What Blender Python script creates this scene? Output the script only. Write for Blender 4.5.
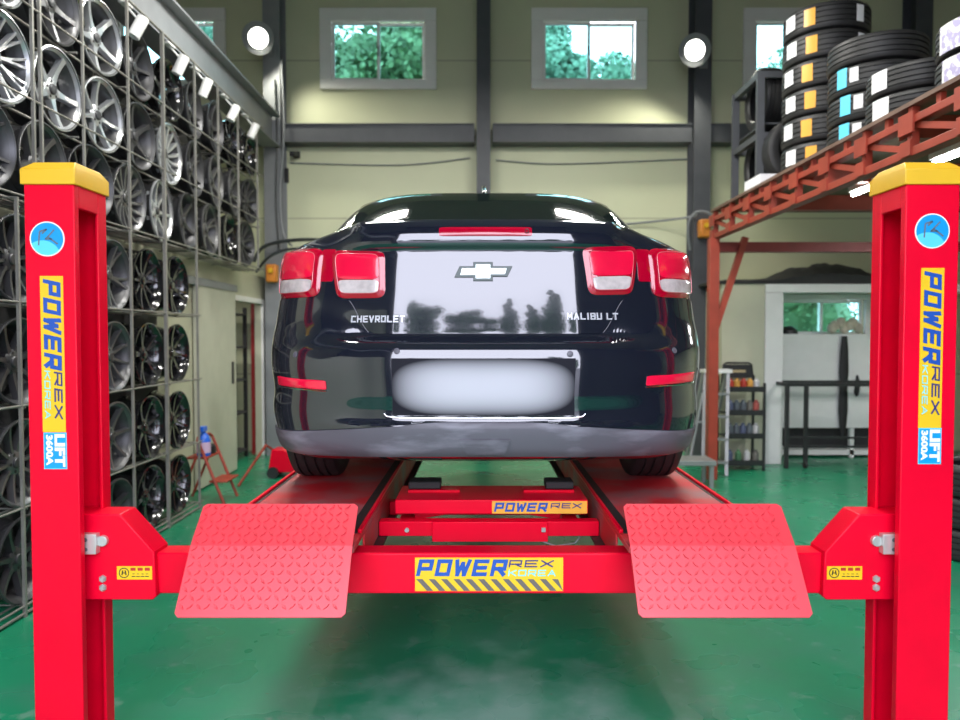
import bpy, bmesh, math, random
import numpy as np
from mathutils import Vector, Matrix

for _o in list(bpy.data.objects):
    bpy.data.objects.remove(_o, do_unlink=True)
scene = bpy.context.scene
COL = scene.collection
R = math.radians
random.seed(7)

# ------------------------------------------------------------------ camera
F, CX, CY, HC = 720.0, 480.0, 360.0, 1.5
PITCH = math.atan(24 / 720)
cam_d = bpy.data.cameras.new('camera')
cam = bpy.data.objects.new('camera', cam_d)
COL.objects.link(cam)
cam.location = (0, 0, HC)
cam.rotation_euler = (math.pi / 2 - PITCH, 0, 0)
cam_d.sensor_width = 36
cam_d.lens = 36 * F / 960
cam_d.clip_end = 300
cam_d.dof.use_dof = True
cam_d.dof.focus_distance = 2.7
cam_d.dof.aperture_fstop = 2.2
scene.camera = cam

# ------------------------------------------------------------------ world, exposure, large lights
w = bpy.data.worlds.new('overcast_sky')
scene.world = w
w.use_nodes = True
_n = w.node_tree.nodes
_bg = _n['Background']
_bg.inputs['Color'].default_value = (0.82, 0.84, 1.0, 1)
_bg.inputs['Strength'].default_value = 8.0
scene.view_settings.view_transform = 'Standard'
scene.view_settings.look = 'None'
scene.view_settings.exposure = 0.0
scene.view_settings.gamma = 1.0
scene.view_settings.use_curve_mapping = False
scene.cycles.sample_clamp_indirect = 0

def area(name, loc, rot, sx, sy, energy, color=(1, 1, 1), portal=False):
    l = bpy.data.lights.new(name, 'AREA')
    l.shape = 'RECTANGLE'
    l.size = sx
    l.size_y = sy
    l.energy = energy
    l.color = color
    if portal:
        l.cycles.is_portal = True
    o = bpy.data.objects.new(name, l)
    COL.objects.link(o)
    o.location = loc
    o.rotation_euler = rot
    return o

DOOR_Y = -1.2
area('door_portal', (0, DOOR_Y, 2.6), (R(90), 0, 0), 4.8, 5.2, 1, portal=True)
CEIL = 6.6
FILL_LAMPS = ((-1.3, 3.7, 4.75), (1.3, 3.7, 4.75), (-1.3, 6.0, 4.75), (1.3, 6.0, 4.75))  # added lamps, out of view, that brighten the hall
for (lx, ly, lz) in FILL_LAMPS:
    area('hall_fill_light', (lx, ly, lz - .05), (0, 0, 0), .9, .3, 82, (1, .98, .92))

# ------------------------------------------------------------------ helpers
def W(px, py, Y):
    """point at depth Y seen where the survey of the photograph put it"""
    u = (px - CX) / F
    v = (CY - py) / F
    d = Vector((u, math.cos(PITCH) + v * math.sin(PITCH), -math.sin(PITCH) + v * math.cos(PITCH)))
    t = Y / d.y
    return Vector((d.x * t, Y, HC + d.z * t))

def mat(name, col, rough=.5, metal=0, coat=0, var=.08, scale=6, spec=.5, bump=0, col2=None, coat_ior=1.5, lo=.35, hi=.7, stretch=None, ior=1.5):
    m = bpy.data.materials.new(name)
    m.use_nodes = True
    nt = m.node_tree
    b = nt.nodes['Principled BSDF']
    b.inputs['Roughness'].default_value = rough
    b.inputs['Metallic'].default_value = metal
    b.inputs['IOR'].default_value = ior
    b.inputs['Coat Weight'].default_value = coat
    b.inputs['Coat Roughness'].default_value = .03
    b.inputs['Coat IOR'].default_value = coat_ior
    b.inputs['Specular IOR Level'].default_value = spec
    tc = nt.nodes.new('ShaderNodeTexCoord')
    no = nt.nodes.new('ShaderNodeTexNoise')
    no.inputs['Scale'].default_value = scale
    no.inputs['Detail'].default_value = 5
    if stretch:
        mp = nt.nodes.new('ShaderNodeMapping')
        mp.inputs['Scale'].default_value = stretch
        nt.links.new(tc.outputs['Object'], mp.inputs['Vector'])
        nt.links.new(mp.outputs['Vector'], no.inputs['Vector'])
    else:
        nt.links.new(tc.outputs['Object'], no.inputs['Vector'])
    cr = nt.nodes.new('ShaderNodeValToRGB')
    c2 = col2 if col2 else tuple(c * (1 - var) for c in col)
    cr.color_ramp.elements[0].position = lo
    cr.color_ramp.elements[1].position = hi
    cr.color_ramp.elements[0].color = (*col, 1)
    cr.color_ramp.elements[1].color = (*c2, 1)
    nt.links.new(no.outputs['Fac'], cr.inputs['Fac'])
    nt.links.new(cr.outputs['Color'], b.inputs['Base Color'])
    if bump:
        bp = nt.nodes.new('ShaderNodeBump')
        bp.inputs['Strength'].default_value = bump
        bp.inputs['Distance'].default_value = .01
        nt.links.new(no.outputs['Fac'], bp.inputs['Height'])
        nt.links.new(bp.outputs['Normal'], b.inputs['Normal'])
    return m

def emit(name, col, strength):
    m = bpy.data.materials.new(name)
    m.use_nodes = True
    b = m.node_tree.nodes['Principled BSDF']
    b.inputs['Base Color'].default_value = (.8, .8, .8, 1)
    b.inputs['Emission Color'].default_value = (*col, 1)
    b.inputs['Emission Strength'].default_value = strength
    return m

class MB:
    """collects shapes and links them as one mesh object"""
    def __init__(s):
        s.v = []; s.f = []; s.m = []; s.c = 0
    def add(s, vs, fs):
        o = len(s.v)
        s.v += [tuple(p) for p in vs]
        for f in fs:
            s.f.append(tuple(i + o for i in f)); s.m.append(s.c)
        return s
    def box(s, x0, x1, y0, y1, z0, z1):
        vs = [(x, y, z) for z in (z0, z1) for y in (y0, y1) for x in (x0, x1)]
        return s.add(vs, [(0, 2, 3, 1), (4, 5, 7, 6), (0, 1, 5, 4), (2, 6, 7, 3), (0, 4, 6, 2), (1, 3, 7, 5)])
    def obox(s, c, h, M):
        c = Vector(c)
        vs = [c + M @ Vector((x * h[0], y * h[1], z * h[2])) for z in (-1, 1) for y in (-1, 1) for x in (-1, 1)]
        return s.add(vs, [(0, 2, 3, 1), (4, 5, 7, 6), (0, 1, 5, 4), (2, 6, 7, 3), (0, 4, 6, 2), (1, 3, 7, 5)])
    def bar(s, p0, p1, a, b=None, up=(0, 0, 1)):
        p0, p1 = Vector(p0), Vector(p1)
        b = a if b is None else b
        d = (p1 - p0)
        L = d.length
        d = d.normalized()
        u = Vector(up)
        if abs(d.dot(u)) > .99: u = Vector((0, 1, 0))
        x = d.cross(u).normalized()
        y = x.cross(d).normalized()
        M = Matrix((x, d, y)).transposed()
        return s.obox((p0 + p1) / 2, (a / 2, L / 2, b / 2), M)
    def tube(s, pts, r, n=8):
        pts = [Vector(p) for p in pts]
        rs = r if isinstance(r, (list, tuple)) else [r] * len(pts)
        vs, fs = [], []
        pd = None
        for i, p in enumerate(pts):
            d = (pts[min(i + 1, len(pts) - 1)] - pts[max(i - 1, 0)]).normalized()
            if pd is None:
                u = Vector((0, 0, 1)) if abs(d.z) < .9 else Vector((1, 0, 0))
                x = d.cross(u).normalized()
            else:
                x = (x - d * x.dot(d)).normalized()
            y = d.cross(x)
            pd = d
            for k in range(n):
                a = 2 * math.pi * k / n
                vs.append(p + (x * math.cos(a) + y * math.sin(a)) * rs[i])
        for i in range(len(pts) - 1):
            for k in range(n):
                k2 = (k + 1) % n
                fs.append((i * n + k, i * n + k2, (i + 1) * n + k2, (i + 1) * n + k))
        fs.append(tuple(range(n))[::-1])
        fs.append(tuple((len(pts) - 1) * n + k for k in range(n)))
        return s.add(vs, fs)
    def lathe(s, prof, c=(0, 0, 0), axis='z', n=32, M=None, closed=False):
        """prof: (radius, height)"""
        vs, fs = [], []
        c = Vector(c)
        for (r, h) in prof:
            for k in range(n):
                a = 2 * math.pi * k / n
                ca, sa = r * math.cos(a), r * math.sin(a)
                p = Vector((ca, sa, h)) if axis == 'z' else (Vector((h, ca, sa)) if axis == 'x' else Vector((sa, h, ca)))
                if M is not None: p = M @ p
                vs.append(c + p)
        m = len(prof)
        for i in range(m if closed else m - 1):
            j = (i + 1) % m
            for k in range(n):
                k2 = (k + 1) % n
                fs.append((i * n + k, i * n + k2, j * n + k2, j * n + k))
        if not closed:
            if prof[0][0] > 1e-6: fs.append(tuple(range(n))[::-1])
            if prof[-1][0] > 1e-6: fs.append(tuple((m - 1) * n + k for k in range(n)))
        return s.add(vs, fs)
    def prism(s, base, ext):
        base = [Vector(p) for p in base]
        e = Vector(ext)
        n = len(base)
        vs = base + [p + e for p in base]
        fs = [tuple(range(n))[::-1], tuple(range(n, 2 * n))]
        for i in range(n):
            j = (i + 1) % n
            fs.append((i, j, n + j, n + i))
        return s.add(vs, fs)
    def grid(s, rows, skirt=None, wrap=False):
        """rows: list of equal rows of points"""
        nr, nc = len(rows), len(rows[0])
        vs = [p for r in rows for p in r]
        fs = []
        for i in range(nr - 1):
            for j in range(nc - (0 if wrap else 1)):
                j2 = (j + 1) % nc
                fs.append((i * nc + j, i * nc + j2, (i + 1) * nc + j2, (i + 1) * nc + j))
        return s.add(vs, fs)
    def build(s, name, mats, parent=None, loc=None, bevel=0, smooth=35, seg=2, recalc=True):
        me = bpy.data.meshes.new(name)
        if parent is not None and loc is None:
            q = parent
            off = Vector((0, 0, 0))
            while q is not None:
                off += q.location; q = q.parent
        else:
            off = Vector(loc) if loc is not None else Vector((0, 0, 0))
        me.from_pydata([tuple(Vector(p) - off) for p in s.v], [], s.f)
        if not isinstance(mats, (list, tuple)): mats = [mats]
        for m in mats: me.materials.append(m)
        for p, i in zip(me.polygons, s.m): p.material_index = i
        if recalc:
            bm = bmesh.new(); bm.from_mesh(me)
            bmesh.ops.recalc_face_normals(bm, faces=bm.faces)
            bm.to_mesh(me); bm.free()
        if smooth:
            me.shade_smooth()
            me.set_sharp_from_angle(angle=R(smooth))
        o = bpy.data.objects.new(name, me)
        COL.objects.link(o)
        if parent is not None: o.parent = parent
        elif loc is not None: o.location = loc
        if bevel:
            b = o.modifiers.new('bevel', 'BEVEL')
            b.width = bevel; b.segments = seg; b.limit_method = 'ANGLE'; b.angle_limit = R(40)
        return o

def tag(o, label=None, cat=None, group=None, kind=None):
    if label: o['label'] = label
    if cat: o['category'] = cat
    if group: o['group'] = group
    if kind: o['kind'] = kind
    return o

def thing(name, loc, label, cat, group=None, rz=0):
    o = bpy.data.objects.new(name, None)
    o.empty_display_size = .05
    COL.objects.link(o)
    o.location = loc
    o.rotation_euler = (0, 0, rz)
    return tag(o, label, cat, group)

def copy_tree(o, parent=None):
    c = o.copy()
    COL.objects.link(c)
    if parent is not None: c.parent = parent
    for ch in list(o.children):
        copy_tree(ch, c)
    return c

def structure(mb, name, mats, **k):
    return tag(mb.build(name, mats, **k), kind='structure')

_tc = {}
def text_geo(body, shear=0, bold=0.0, space=1.0):
    k = (body, shear, bold, space)
    if k in _tc: return _tc[k]
    cu = bpy.data.curves.new('t', 'FONT')
    cu.body = body; cu.size = 1; cu.shear = shear; cu.offset = bold; cu.space_character = space
    cu.resolution_u = 4
    ob = bpy.data.objects.new('t', cu)
    COL.objects.link(ob)
    dg = bpy.context.evaluated_depsgraph_get()
    me = bpy.data.meshes.new_from_object(ob.evaluated_get(dg))
    v = np.array([q.co[:] for q in me.vertices])
    fs = [tuple(p.vertices) for p in me.polygons]
    bpy.data.objects.remove(ob, do_unlink=True)
    bpy.data.meshes.remove(me)
    mn, mx = v.min(0), v.max(0)
    uv = (v[:, :2] - mn[:2]) / (mx[:2] - mn[:2])
    _tc[k] = (uv, fs)
    return _tc[k]

def put_text(mb, body, O, U, V, w, h, lift=None, **k):
    uv, fs = text_geo(body, **k)
    O, U, V = Vector(O), Vector(U), Vector(V)
    lift = Vector(lift) if lift is not None else Vector((0, 0, 0))
    mb.add([O + U * (w * a) + V * (h * b) + lift for a, b in uv], fs)

_GL = {'P': [((0, 0), (0, 1)), ((0, 1), (1, 1)), ((1, 1), (1, .42)), ((1, .42), (0, .42))],
       'O': [((0, 0), (0, 1)), ((0, 1), (1, 1)), ((1, 1), (1, 0)), ((1, 0), (0, 0))],
       'W': [((-.05, 1), (.2, 0)), ((.2, 0), (.5, .8)), ((.5, .8), (.8, 0)), ((.8, 0), (1.05, 1))],
       'E': [((1, 1), (0, 1)), ((0, 1), (0, 0)), ((0, 0), (1, 0)), ((0, .5), (.9, .5))],
       'R': [((0, 0), (0, 1)), ((0, 1), (1, 1)), ((1, 1), (1, .42)), ((1, .42), (0, .42)), ((.5, .42), (1, 0))],
       'X': [((0, 0), (1, 1)), ((0, 1), (1, 0))],
       'K': [((0, 0), (0, 1)), ((0, .4), (1, 1)), ((.3, .55), (1, 0))],
       'A': [((0, 0), (.5, 1)), ((.5, 1), (1, 0)), ((.2, .33), (.8, .33))],
       'C': [((1, 1), (0, 1)), ((0, 1), (0, 0)), ((0, 0), (1, 0))],
       'H': [((0, 0), (0, 1)), ((1, 0), (1, 1)), ((0, .5), (1, .5))],
       'V': [((0, 1), (.5, 0)), ((.5, 0), (1, 1))],
       'L': [((0, 1), (0, 0)), ((0, 0), (1, 0))],
       'T': [((0, 1), (1, 1)), ((.5, 1), (.5, 0))],
       'M': [((0, 0), (0, 1)), ((0, 1), (.5, .35)), ((.5, .35), (1, 1)), ((1, 1), (1, 0))],
       'B': [((0, 0), (0, 1)), ((0, 1), (1, 1)), ((1, 1), (1, 0)), ((1, 0), (0, 0)), ((0, .5), (1, .5))],
       'U': [((0, 1), (0, 0)), ((0, 0), (1, 0)), ((1, 0), (1, 1))],
       'I': [((.5, 0), (.5, 1))]}
def stroke_quads(body, w, h, t, shear=0.0, gap=.28):
    """wide block letters as flat quads; origin bottom left, text w wide and h high"""
    n_ = sum(1.0 if c not in 'I ' else .45 for c in body)
    cell = w / (n_ + gap * (len(body) - 1) * .8)
    g = cell * gap * .8
    out = []
    x = 0.0
    for ch in body:
        cw = cell * (1.0 if ch not in 'I ' else .45)
        if ch != ' ':
            iw, ih = cw - t, h - t
            for (a, b) in _GL[ch]:
                p = Vector((x + t / 2 + a[0] * iw, t / 2 + a[1] * ih)); q = Vector((x + t / 2 + b[0] * iw, t / 2 + b[1] * ih))
                d = (q - p)
                if d.length < 1e-9: continue
                d = d.normalized() * (t / 2)
                o = Vector((-d.y, d.x))
                out.append([(v.x + shear * (v.y - h / 2), v.y) for v in (p - d - o, q + d - o, q + d + o, p - d + o)])
        x += cw + g
    return out
def put_block(mb, body, O, U, V, w, h, t, shear=0.0):
    O, U, V = Vector(O), Vector(U), Vector(V)
    N = U.cross(V).normalized()
    for i, qd in enumerate(stroke_quads(body, w, h, t, shear)):
        mb.add([O + U * a + V * b + N * (i * 6e-5) for a, b in qd], [(0, 1, 2, 3)])

# ------------------------------------------------------------------ materials
RED = mat('red_enamel', (.80, .0005, .024), .34, var=.12, scale=5, spec=.18)
RED_DIRTY = mat('dusty_red_deck', (.55, .012, .02), .55, var=0, col2=(.24, .16, .16), scale=3.5, lo=.42, hi=.72)
RED_RAMP = mat('red_tread_plate', (.72, .035, .055), .40, var=.15, scale=9, spec=.9)
YEL = mat('yellow_plastic', (.80, .47, .02), .4, var=.06)
STK_Y = mat('yellow_print', (.80, .50, .012), .4, var=.03)
STK_B = mat('blue_print', (.010, .075, .38), .4, var=.03)
STK_C = mat('cyan_print', (.22, .68, .72), .4, var=.03)
STK_N = mat('navy_print', (.03, .03, .16), .4, var=.03)
STK_SKY = mat('sky_blue_print', (.0, .30, .68), .4, var=.03)
STK_LC = mat('light_cyan_print', (.10, .62, .88), .4, var=.03)
STK_G = mat('grey_print', (.12, .16, .2), .4, var=.03)
STK_W = mat('white_print', (.85, .86, .88), .4, var=.03)
STK_K = mat('black_print', (.02, .02, .022), .4, var=.03)
STK_O = mat('orange_print', (.85, .40, .04), .4, var=.1)
STK_R = mat('dark_red_print', (.45, .02, .02), .4, var=.03)
ZINC = mat('zinc_plate', (.62, .62, .6), .35, metal=.6, var=.2)
RUBBER = mat('black_rubber', (.018, .018, .019), .65, var=.3, scale=20)
TYRE = mat('tyre_rubber', (.022, .022, .023), .55, var=.3, scale=12)
BLACK = mat('black_steel', (.02, .02, .022), .45, var=.2)
GREASE = mat('greasy_black', (.03, .022, .02), .6, var=.4, scale=14)
CARP = mat('black_car_paint', (.009, .011, .020), .12, coat=1.0, coat_ior=1.75, var=.05, spec=.5)
CARD = mat('dark_grey_bumper_plastic', (.095, .090, .108), .5, var=0, col2=(.27, .265, .31), scale=4, lo=.50, hi=.80, stretch=(1, 1, 4))
GLASSD = mat('tinted_glass', (.006, .010, .009), .05, var=.05)
LRED = mat('red_lamp_plastic', (.42, .0, .02), .12, coat=1, var=.02)
LRED2 = mat('bright_red_lens', (.85, .006, .05), .15, coat=1, var=.1, scale=14)
LWHT = mat('clear_lens', (.62, .55, .53), .15, coat=1, var=.25, scale=40)
CHROME = mat('chrome', (.75, .77, .76), .12, metal=1, var=.05)
DCHROME = mat('dark_chrome', (.05, .065, .06), .35, metal=.3, var=.05)
EMBF = mat('pale_emblem_fill', (.72, .80, .76), .25, metal=.3, var=.05)
ALU = mat('aluminium', (.34, .35, .35), .45, metal=.5, var=.15)
STEEL = mat('grey_steel_paint', (.075, .08, .09), .5, var=.15)
STEEL_L = mat('light_grey_steel_paint', (.24, .25, .26), .5, var=.12)
WIRE = mat('galvanised_wire', (.30, .29, .26), .45, metal=.4, var=.3)
MEZ = mat('red_oxide_steel', (.34, .045, .022), .5, var=.25)
WOOD = mat('plywood_edge', (.17, .10, .07), .7, var=.3)
WHITE = mat('white_paint', (.78, .78, .76), .4, var=.05)
PVC = mat('white_window_frame', (.86, .85, .82), .35, var=.04)
BEIGE = mat('beige_panel', (.50, .50, .37), .5, var=.05)
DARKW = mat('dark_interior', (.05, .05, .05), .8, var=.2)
CARDB = mat('cardboard', (.38, .22, .10), .8, var=.2)
BLUEP = mat('blue_plastic', (.02, .13, .65), .3, var=.1)
PINKP = mat('pale_label', (.62, .45, .62), .4, var=.1)
ORANGE = mat('orange_plastic', (.75, .26, .03), .45, var=.3, scale=30)
HOSE = mat('hose_rubber', (.03, .035, .035), .4, var=.2)
LAMP_ON = emit('lit_lamp_glass', (1, .98, .9), 9)
TUBE_ON = emit('lit_tube', (1, 1, 1), 40)
LEAF = mat('leaves', (.12, .24, .11), .6, var=.5, scale=2)
LEAFD = mat('dark_leaves', (.06, .12, .06), .6, var=.5, scale=2)
LEAF2 = mat('blue_green_leaves', (.17, .34, .24), .6, var=.4, scale=2)
BARK = mat('bark', (.08, .06, .045), .9, var=.3)
ASPH = mat('asphalt', (.22, .22, .23), .9, var=.2)

def glass_mat():
    m = bpy.data.materials.new('window_glass')
    m.use_nodes = True
    nt = m.node_tree
    nt.nodes.remove(nt.nodes['Principled BSDF'])
    out = nt.nodes['Material Output']
    g = nt.nodes.new('ShaderNodeBsdfGlossy'); g.inputs['Roughness'].default_value = .03
    t = nt.nodes.new('ShaderNodeBsdfTransparent'); t.inputs['Color'].default_value = (.60, .86, .84, 1)
    fr = nt.nodes.new('ShaderNodeFresnel'); fr.inputs['IOR'].default_value = 1.4
    mx = nt.nodes.new('ShaderNodeMixShader')
    nt.links.new(fr.outputs[0], mx.inputs[0]); nt.links.new(t.outputs[0], mx.inputs[1]); nt.links.new(g.outputs[0], mx.inputs[2])
    nt.links.new(mx.outputs[0], out.inputs[0])
    return m
GLASS = glass_mat()

def wall_mat():
    """cream sandwich panel with fine horizontal joints every metre"""
    m = mat('cream_sandwich_panel', (.62, .64, .43), .5, var=.06, scale=1.5)
    nt = m.node_tree
    b = nt.nodes['Principled BSDF']
    src = b.inputs['Base Color'].links[0].from_socket
    tc = nt.nodes.new('ShaderNodeTexCoord')
    sp = nt.nodes.new('ShaderNodeSeparateXYZ')
    nt.links.new(tc.outputs['Object'], sp.inputs[0])
    a = nt.nodes.new('ShaderNodeMath'); a.operation = 'FRACT'
    nt.links.new(sp.outputs['Z'], a.inputs[0])
    c = nt.nodes.new('ShaderNodeMath'); c.operation = 'LESS_THAN'; c.inputs[1].default_value = .018
    nt.links.new(a.outputs[0], c.inputs[0])
    mx = nt.nodes.new('ShaderNodeMixRGB')
    mx.inputs[2].default_value = (.40, .40, .27, 1)
    nt.links.new(c.outputs[0], mx.inputs[0]); nt.links.new(src, mx.inputs[1])
    nt.links.new(mx.outputs[0], b.inputs['Base Color'])
    return m
WALL = wall_mat()

def floor_mat():
    m = mat('green_epoxy', (.010, .26, .125), .28, var=0, col2=(.014, .185, .09), scale=1.1, lo=.25, hi=.75, spec=.5)
    nt = m.node_tree
    b = nt.nodes['Principled BSDF']
    src = b.inputs['Base Color'].links[0].from_socket
    tc = nt.nodes.new('ShaderNodeTexCoord')
    prev = src
    for (sc, lo, hi, colr, amt, det) in ((7, .62, .72, (.22, .34, .28), .45, 8), (2.2, .50, .80, (.07, .22, .16), .6, 8), (22, .74, .80, (.16, .06, .03), .6, 2)):
        n = nt.nodes.new('ShaderNodeTexNoise'); n.inputs['Scale'].default_value = sc; n.inputs['Detail'].default_value = det
        nt.links.new(tc.outputs['Object'], n.inputs['Vector'])
        r = nt.nodes.new('ShaderNodeMapRange'); r.inputs['From Min'].default_value = lo; r.inputs['From Max'].default_value = hi; r.inputs['To Max'].default_value = amt
        nt.links.new(n.outputs['Fac'], r.inputs['Value'])
        mx = nt.nodes.new('ShaderNodeMixRGB'); mx.inputs[2].default_value = (*colr, 1)
        nt.links.new(r.outputs[0], mx.inputs[0]); nt.links.new(prev, mx.inputs[1])
        prev = mx.outputs[0]
    # paler grey-green patch with noisy edges under the near crossbeam
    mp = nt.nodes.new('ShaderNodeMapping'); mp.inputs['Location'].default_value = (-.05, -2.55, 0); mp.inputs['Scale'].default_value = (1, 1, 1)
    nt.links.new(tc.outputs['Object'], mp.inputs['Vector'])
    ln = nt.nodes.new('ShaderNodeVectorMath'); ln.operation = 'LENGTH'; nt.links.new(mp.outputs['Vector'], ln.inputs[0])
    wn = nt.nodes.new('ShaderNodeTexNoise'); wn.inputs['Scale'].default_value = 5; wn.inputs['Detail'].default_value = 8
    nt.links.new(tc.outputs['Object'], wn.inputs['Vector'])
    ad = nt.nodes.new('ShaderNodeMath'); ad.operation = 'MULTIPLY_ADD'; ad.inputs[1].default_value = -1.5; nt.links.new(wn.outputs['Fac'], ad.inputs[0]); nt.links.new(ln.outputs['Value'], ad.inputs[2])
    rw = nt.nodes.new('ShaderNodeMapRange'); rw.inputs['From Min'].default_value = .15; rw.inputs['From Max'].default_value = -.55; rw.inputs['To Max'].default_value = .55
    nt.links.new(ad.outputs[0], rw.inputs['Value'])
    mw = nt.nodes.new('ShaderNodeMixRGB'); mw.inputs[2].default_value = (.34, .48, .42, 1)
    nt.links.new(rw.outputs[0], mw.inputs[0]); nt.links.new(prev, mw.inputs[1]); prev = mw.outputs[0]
    nt.links.new(prev, b.inputs['Base Color'])
    n = nt.nodes.new('ShaderNodeTexNoise'); n.inputs['Scale'].default_value = 3
    nt.links.new(tc.outputs['Object'], n.inputs['Vector'])
    r = nt.nodes.new('ShaderNodeMapRange'); r.inputs['To Min'].default_value = .16; r.inputs['To Max'].default_value = .42
    nt.links.new(n.outputs['Fac'], r.inputs['Value']); nt.links.new(r.outputs[0], b.inputs['Roughness'])
    return m
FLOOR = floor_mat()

# ================================================================== SETTING
XL, XR, YB = -5.0, 6.5, 9.3
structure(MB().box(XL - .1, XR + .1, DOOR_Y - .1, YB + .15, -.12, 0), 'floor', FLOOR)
structure(MB().box(XL - .1, XR + .1, DOOR_Y - .1, YB + .15, CEIL, CEIL + .1), 'ceiling', mat('ceiling_panel', (.30, .30, .26), .6))
structure(MB().box(-60, 60, -60, 60, -.3, -.13), 'ground', ASPH)

def wall_x(name, y0, y1, x0, x1, z0, z1, holes, m):
    """wall in the XZ plane with rectangular openings"""
    xs = sorted({x0, x1, *[h[0] for h in holes], *[h[1] for h in holes]})
    zs = sorted({z0, z1, *[h[2] for h in holes], *[h[3] for h in holes]})
    mb = MB()
    for i in range(len(xs) - 1):
        run = None
        for j in range(len(zs) - 1):
            cx, cz = (xs[i] + xs[i + 1]) / 2, (zs[j] + zs[j + 1]) / 2
            if any(h[0] < cx < h[1] and h[2] < cz < h[3] for h in holes): continue
            mb.box(xs[i], xs[i + 1], y0, y1, zs[j], zs[j + 1])
    return structure(mb, name, m, smooth=0)

WIN = []
for k, pc in enumerate((168, 378.5, 589, 800)):
    a, b = W(pc - 58, 90, YB), W(pc + 58, 9, YB)
    WIN.append((a.x, b.x, a.z, b.z))
BW = (3.85, 4.95, 1.52, 1.98)          # small window inside the booth
holes = [(x0 + .1, x1 - .1, z0 + .08, z1 - .1) for x0, x1, z0, z1 in WIN]
wall_x('wall_back', YB, YB + .15, XL, XR, 0, CEIL, holes + [BW], WALL)
structure(MB().box(XL - .1, XL, DOOR_Y, YB + .15, 0, CEIL), 'wall_left', WALL)
structure(MB().box(XR, XR + .1, DOOR_Y, YB + .15, 0, CEIL), 'wall_right', WALL)
wall_x('wall_front', DOOR_Y - .1, DOOR_Y, XL, XR, 0, CEIL, [(-2.3, 2.3, 0, 5.2)], mat('grey_shutter_wall', (.07, .07, .075), .6))

def window(k, x0, x1, z0, z1, handle=True, t=.15):
    root = bpy.data.objects.new('window_%d' % k, None)
    COL.objects.link(root); root.location = ((x0 + x1) / 2, YB, z0); tag(root, kind='structure')
    yf = YB - .05
    m = MB()
    tb = t * .75
    for a in ((x0, x1, z0, z0 + tb), (x0, x1, z1 - t * 1.1, z1), (x0, x0 + t, z0 + tb, z1 - t * 1.1), (x1 - t, x1, z0 + tb, z1 - t * 1.1)):
        m.box(a[0], a[1], yf, YB - .002, a[2], a[3])
    m.build('window_trim', PVC, root, bevel=.008)
    xi0, xi1, zi0, zi1 = x0 + t, x1 - t, z0 + tb, z1 - t * 1.1
    xm = (xi0 + xi1) / 2
    s = .035
    for (p0, p1, yy) in ((xi0, xm + s / 2, YB - .005), (xm - s / 2, xi1, YB + .03)):
        f = MB()
        for a in ((p0, p1, zi0, zi0 + s), (p0, p1, zi1 - s, zi1), (p0, p0 + s, zi0 + s, zi1 - s), (p1 - s, p1, zi0 + s, zi1 - s)):
            f.box(a[0], a[1], yy, yy + .03, a[2], a[3])
        fo = f.build('sash', PVC, root)
        MB().box(p0 + s, p1 - s, yy + .012, yy + .018, zi0 + s, zi1 - s).build('pane', GLASS, fo)
    if handle:
        MB().box(xm - .012, xm + .012, YB - .03, YB - .006, (zi0 + zi1) / 2 - .06, (zi0 + zi1) / 2 + .06).build('handle', STEEL_L, root)
    return root
for k, q in enumerate(WIN): window(k + 1, *q)
window(5, BW[0] - .06, BW[1] + .06, BW[2] - .05, BW[3] + .06, handle=False, t=.07)

# columns, girts and the long beam
def hcol(mb, x, y0, y1, z0, z1, wd):
    mb.box(x - wd / 2, x + wd / 2, y0, y0 + .015, z0, z1)
    mb.box(x - wd / 2, x + wd / 2, y1 - .015, y1, z0, z1)
    mb.box(x - .006, x + .006, y0 + .015, y1 - .015, z0, z1)
COLX = [W(p, 300, 9.0).x for p in (273.5, 483.5, 701, 919)]
n = 1
for x in COLX:
    m = MB(); hcol(m, x, 9.0, YB - .005, 0, CEIL, .21 if x != COLX[1] else .17)
    structure(m, 'trim_%d' % n, STEEL_L if x == COLX[0] else STEEL, smooth=0); n += 1  # left column takes the lighter grey to imitate its lit face
zg = W(480, 133, 9.08).z
edges = [XL] + [v for x in COLX for v in (x - .11, x + .11)] + [XR]
for i in range(0, len(edges) - 1, 2):
    m = MB()
    a, b = edges[i] + .004, edges[i + 1] - .004
    m.box(a, b, 9.08, 9.09, zg - .105, zg + .105)
    m.box(a, b, 9.06, YB - .005, zg - .115, zg - .103); m.box(a, b, 9.06, YB - .005, zg + .103, zg + .115)
    structure(m, 'trim_%d' % n, STEEL, smooth=0); n += 1
m = MB()
BXA, BXB = -2.68, -2.47
m.box(BXA, BXB, DOOR_Y + .01, 8.98, 3.83, 3.85); m.box(BXA, BXB, DOOR_Y + .01, 8.98, 4.20, 4.22)
m.box((BXA + BXB) / 2 - .008, (BXA + BXB) / 2 + .008, DOOR_Y + .01, 8.98, 3.85, 4.20)
structure(m, 'trim_%d' % n, STEEL_L, smooth=0); n += 1

# low partition on the left with a doorway, its slab roof and the sliding door
XP = -2.75
D0, D1, DZ = 7.95, 9.05, 1.90
m = MB()
for (y0, y1, z0, z1) in ((DOOR_Y, D0, 0, 2.19), (D0, D1, DZ, 2.19), (D1, YB, 0, 2.19)):
    m.box(XP - .08, XP, y0, y1, z0, z1)
structure(m, 'wall_partition', BEIGE, smooth=0)
structure(MB().box(XL, XP, DOOR_Y, YB, 2.19, 2.24), 'ceiling_storage', BEIGE, smooth=0)
dr = bpy.data.objects.new('door_1', None); COL.objects.link(dr); dr.location = (XP + .02, 7.4, 0); tag(dr, kind='structure')
MB().box(XP + .012, XP + .05, 6.87, D0 + .02, .02, 1.99).build('door_leaf', mat('pale_door_panel', (.52, .52, .42), .45), dr, bevel=.004)
MB().box(XP + .05, XP + .065, 7.82, 7.86, .98, 1.22).build('handle', BLACK, dr, bevel=.003)
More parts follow.
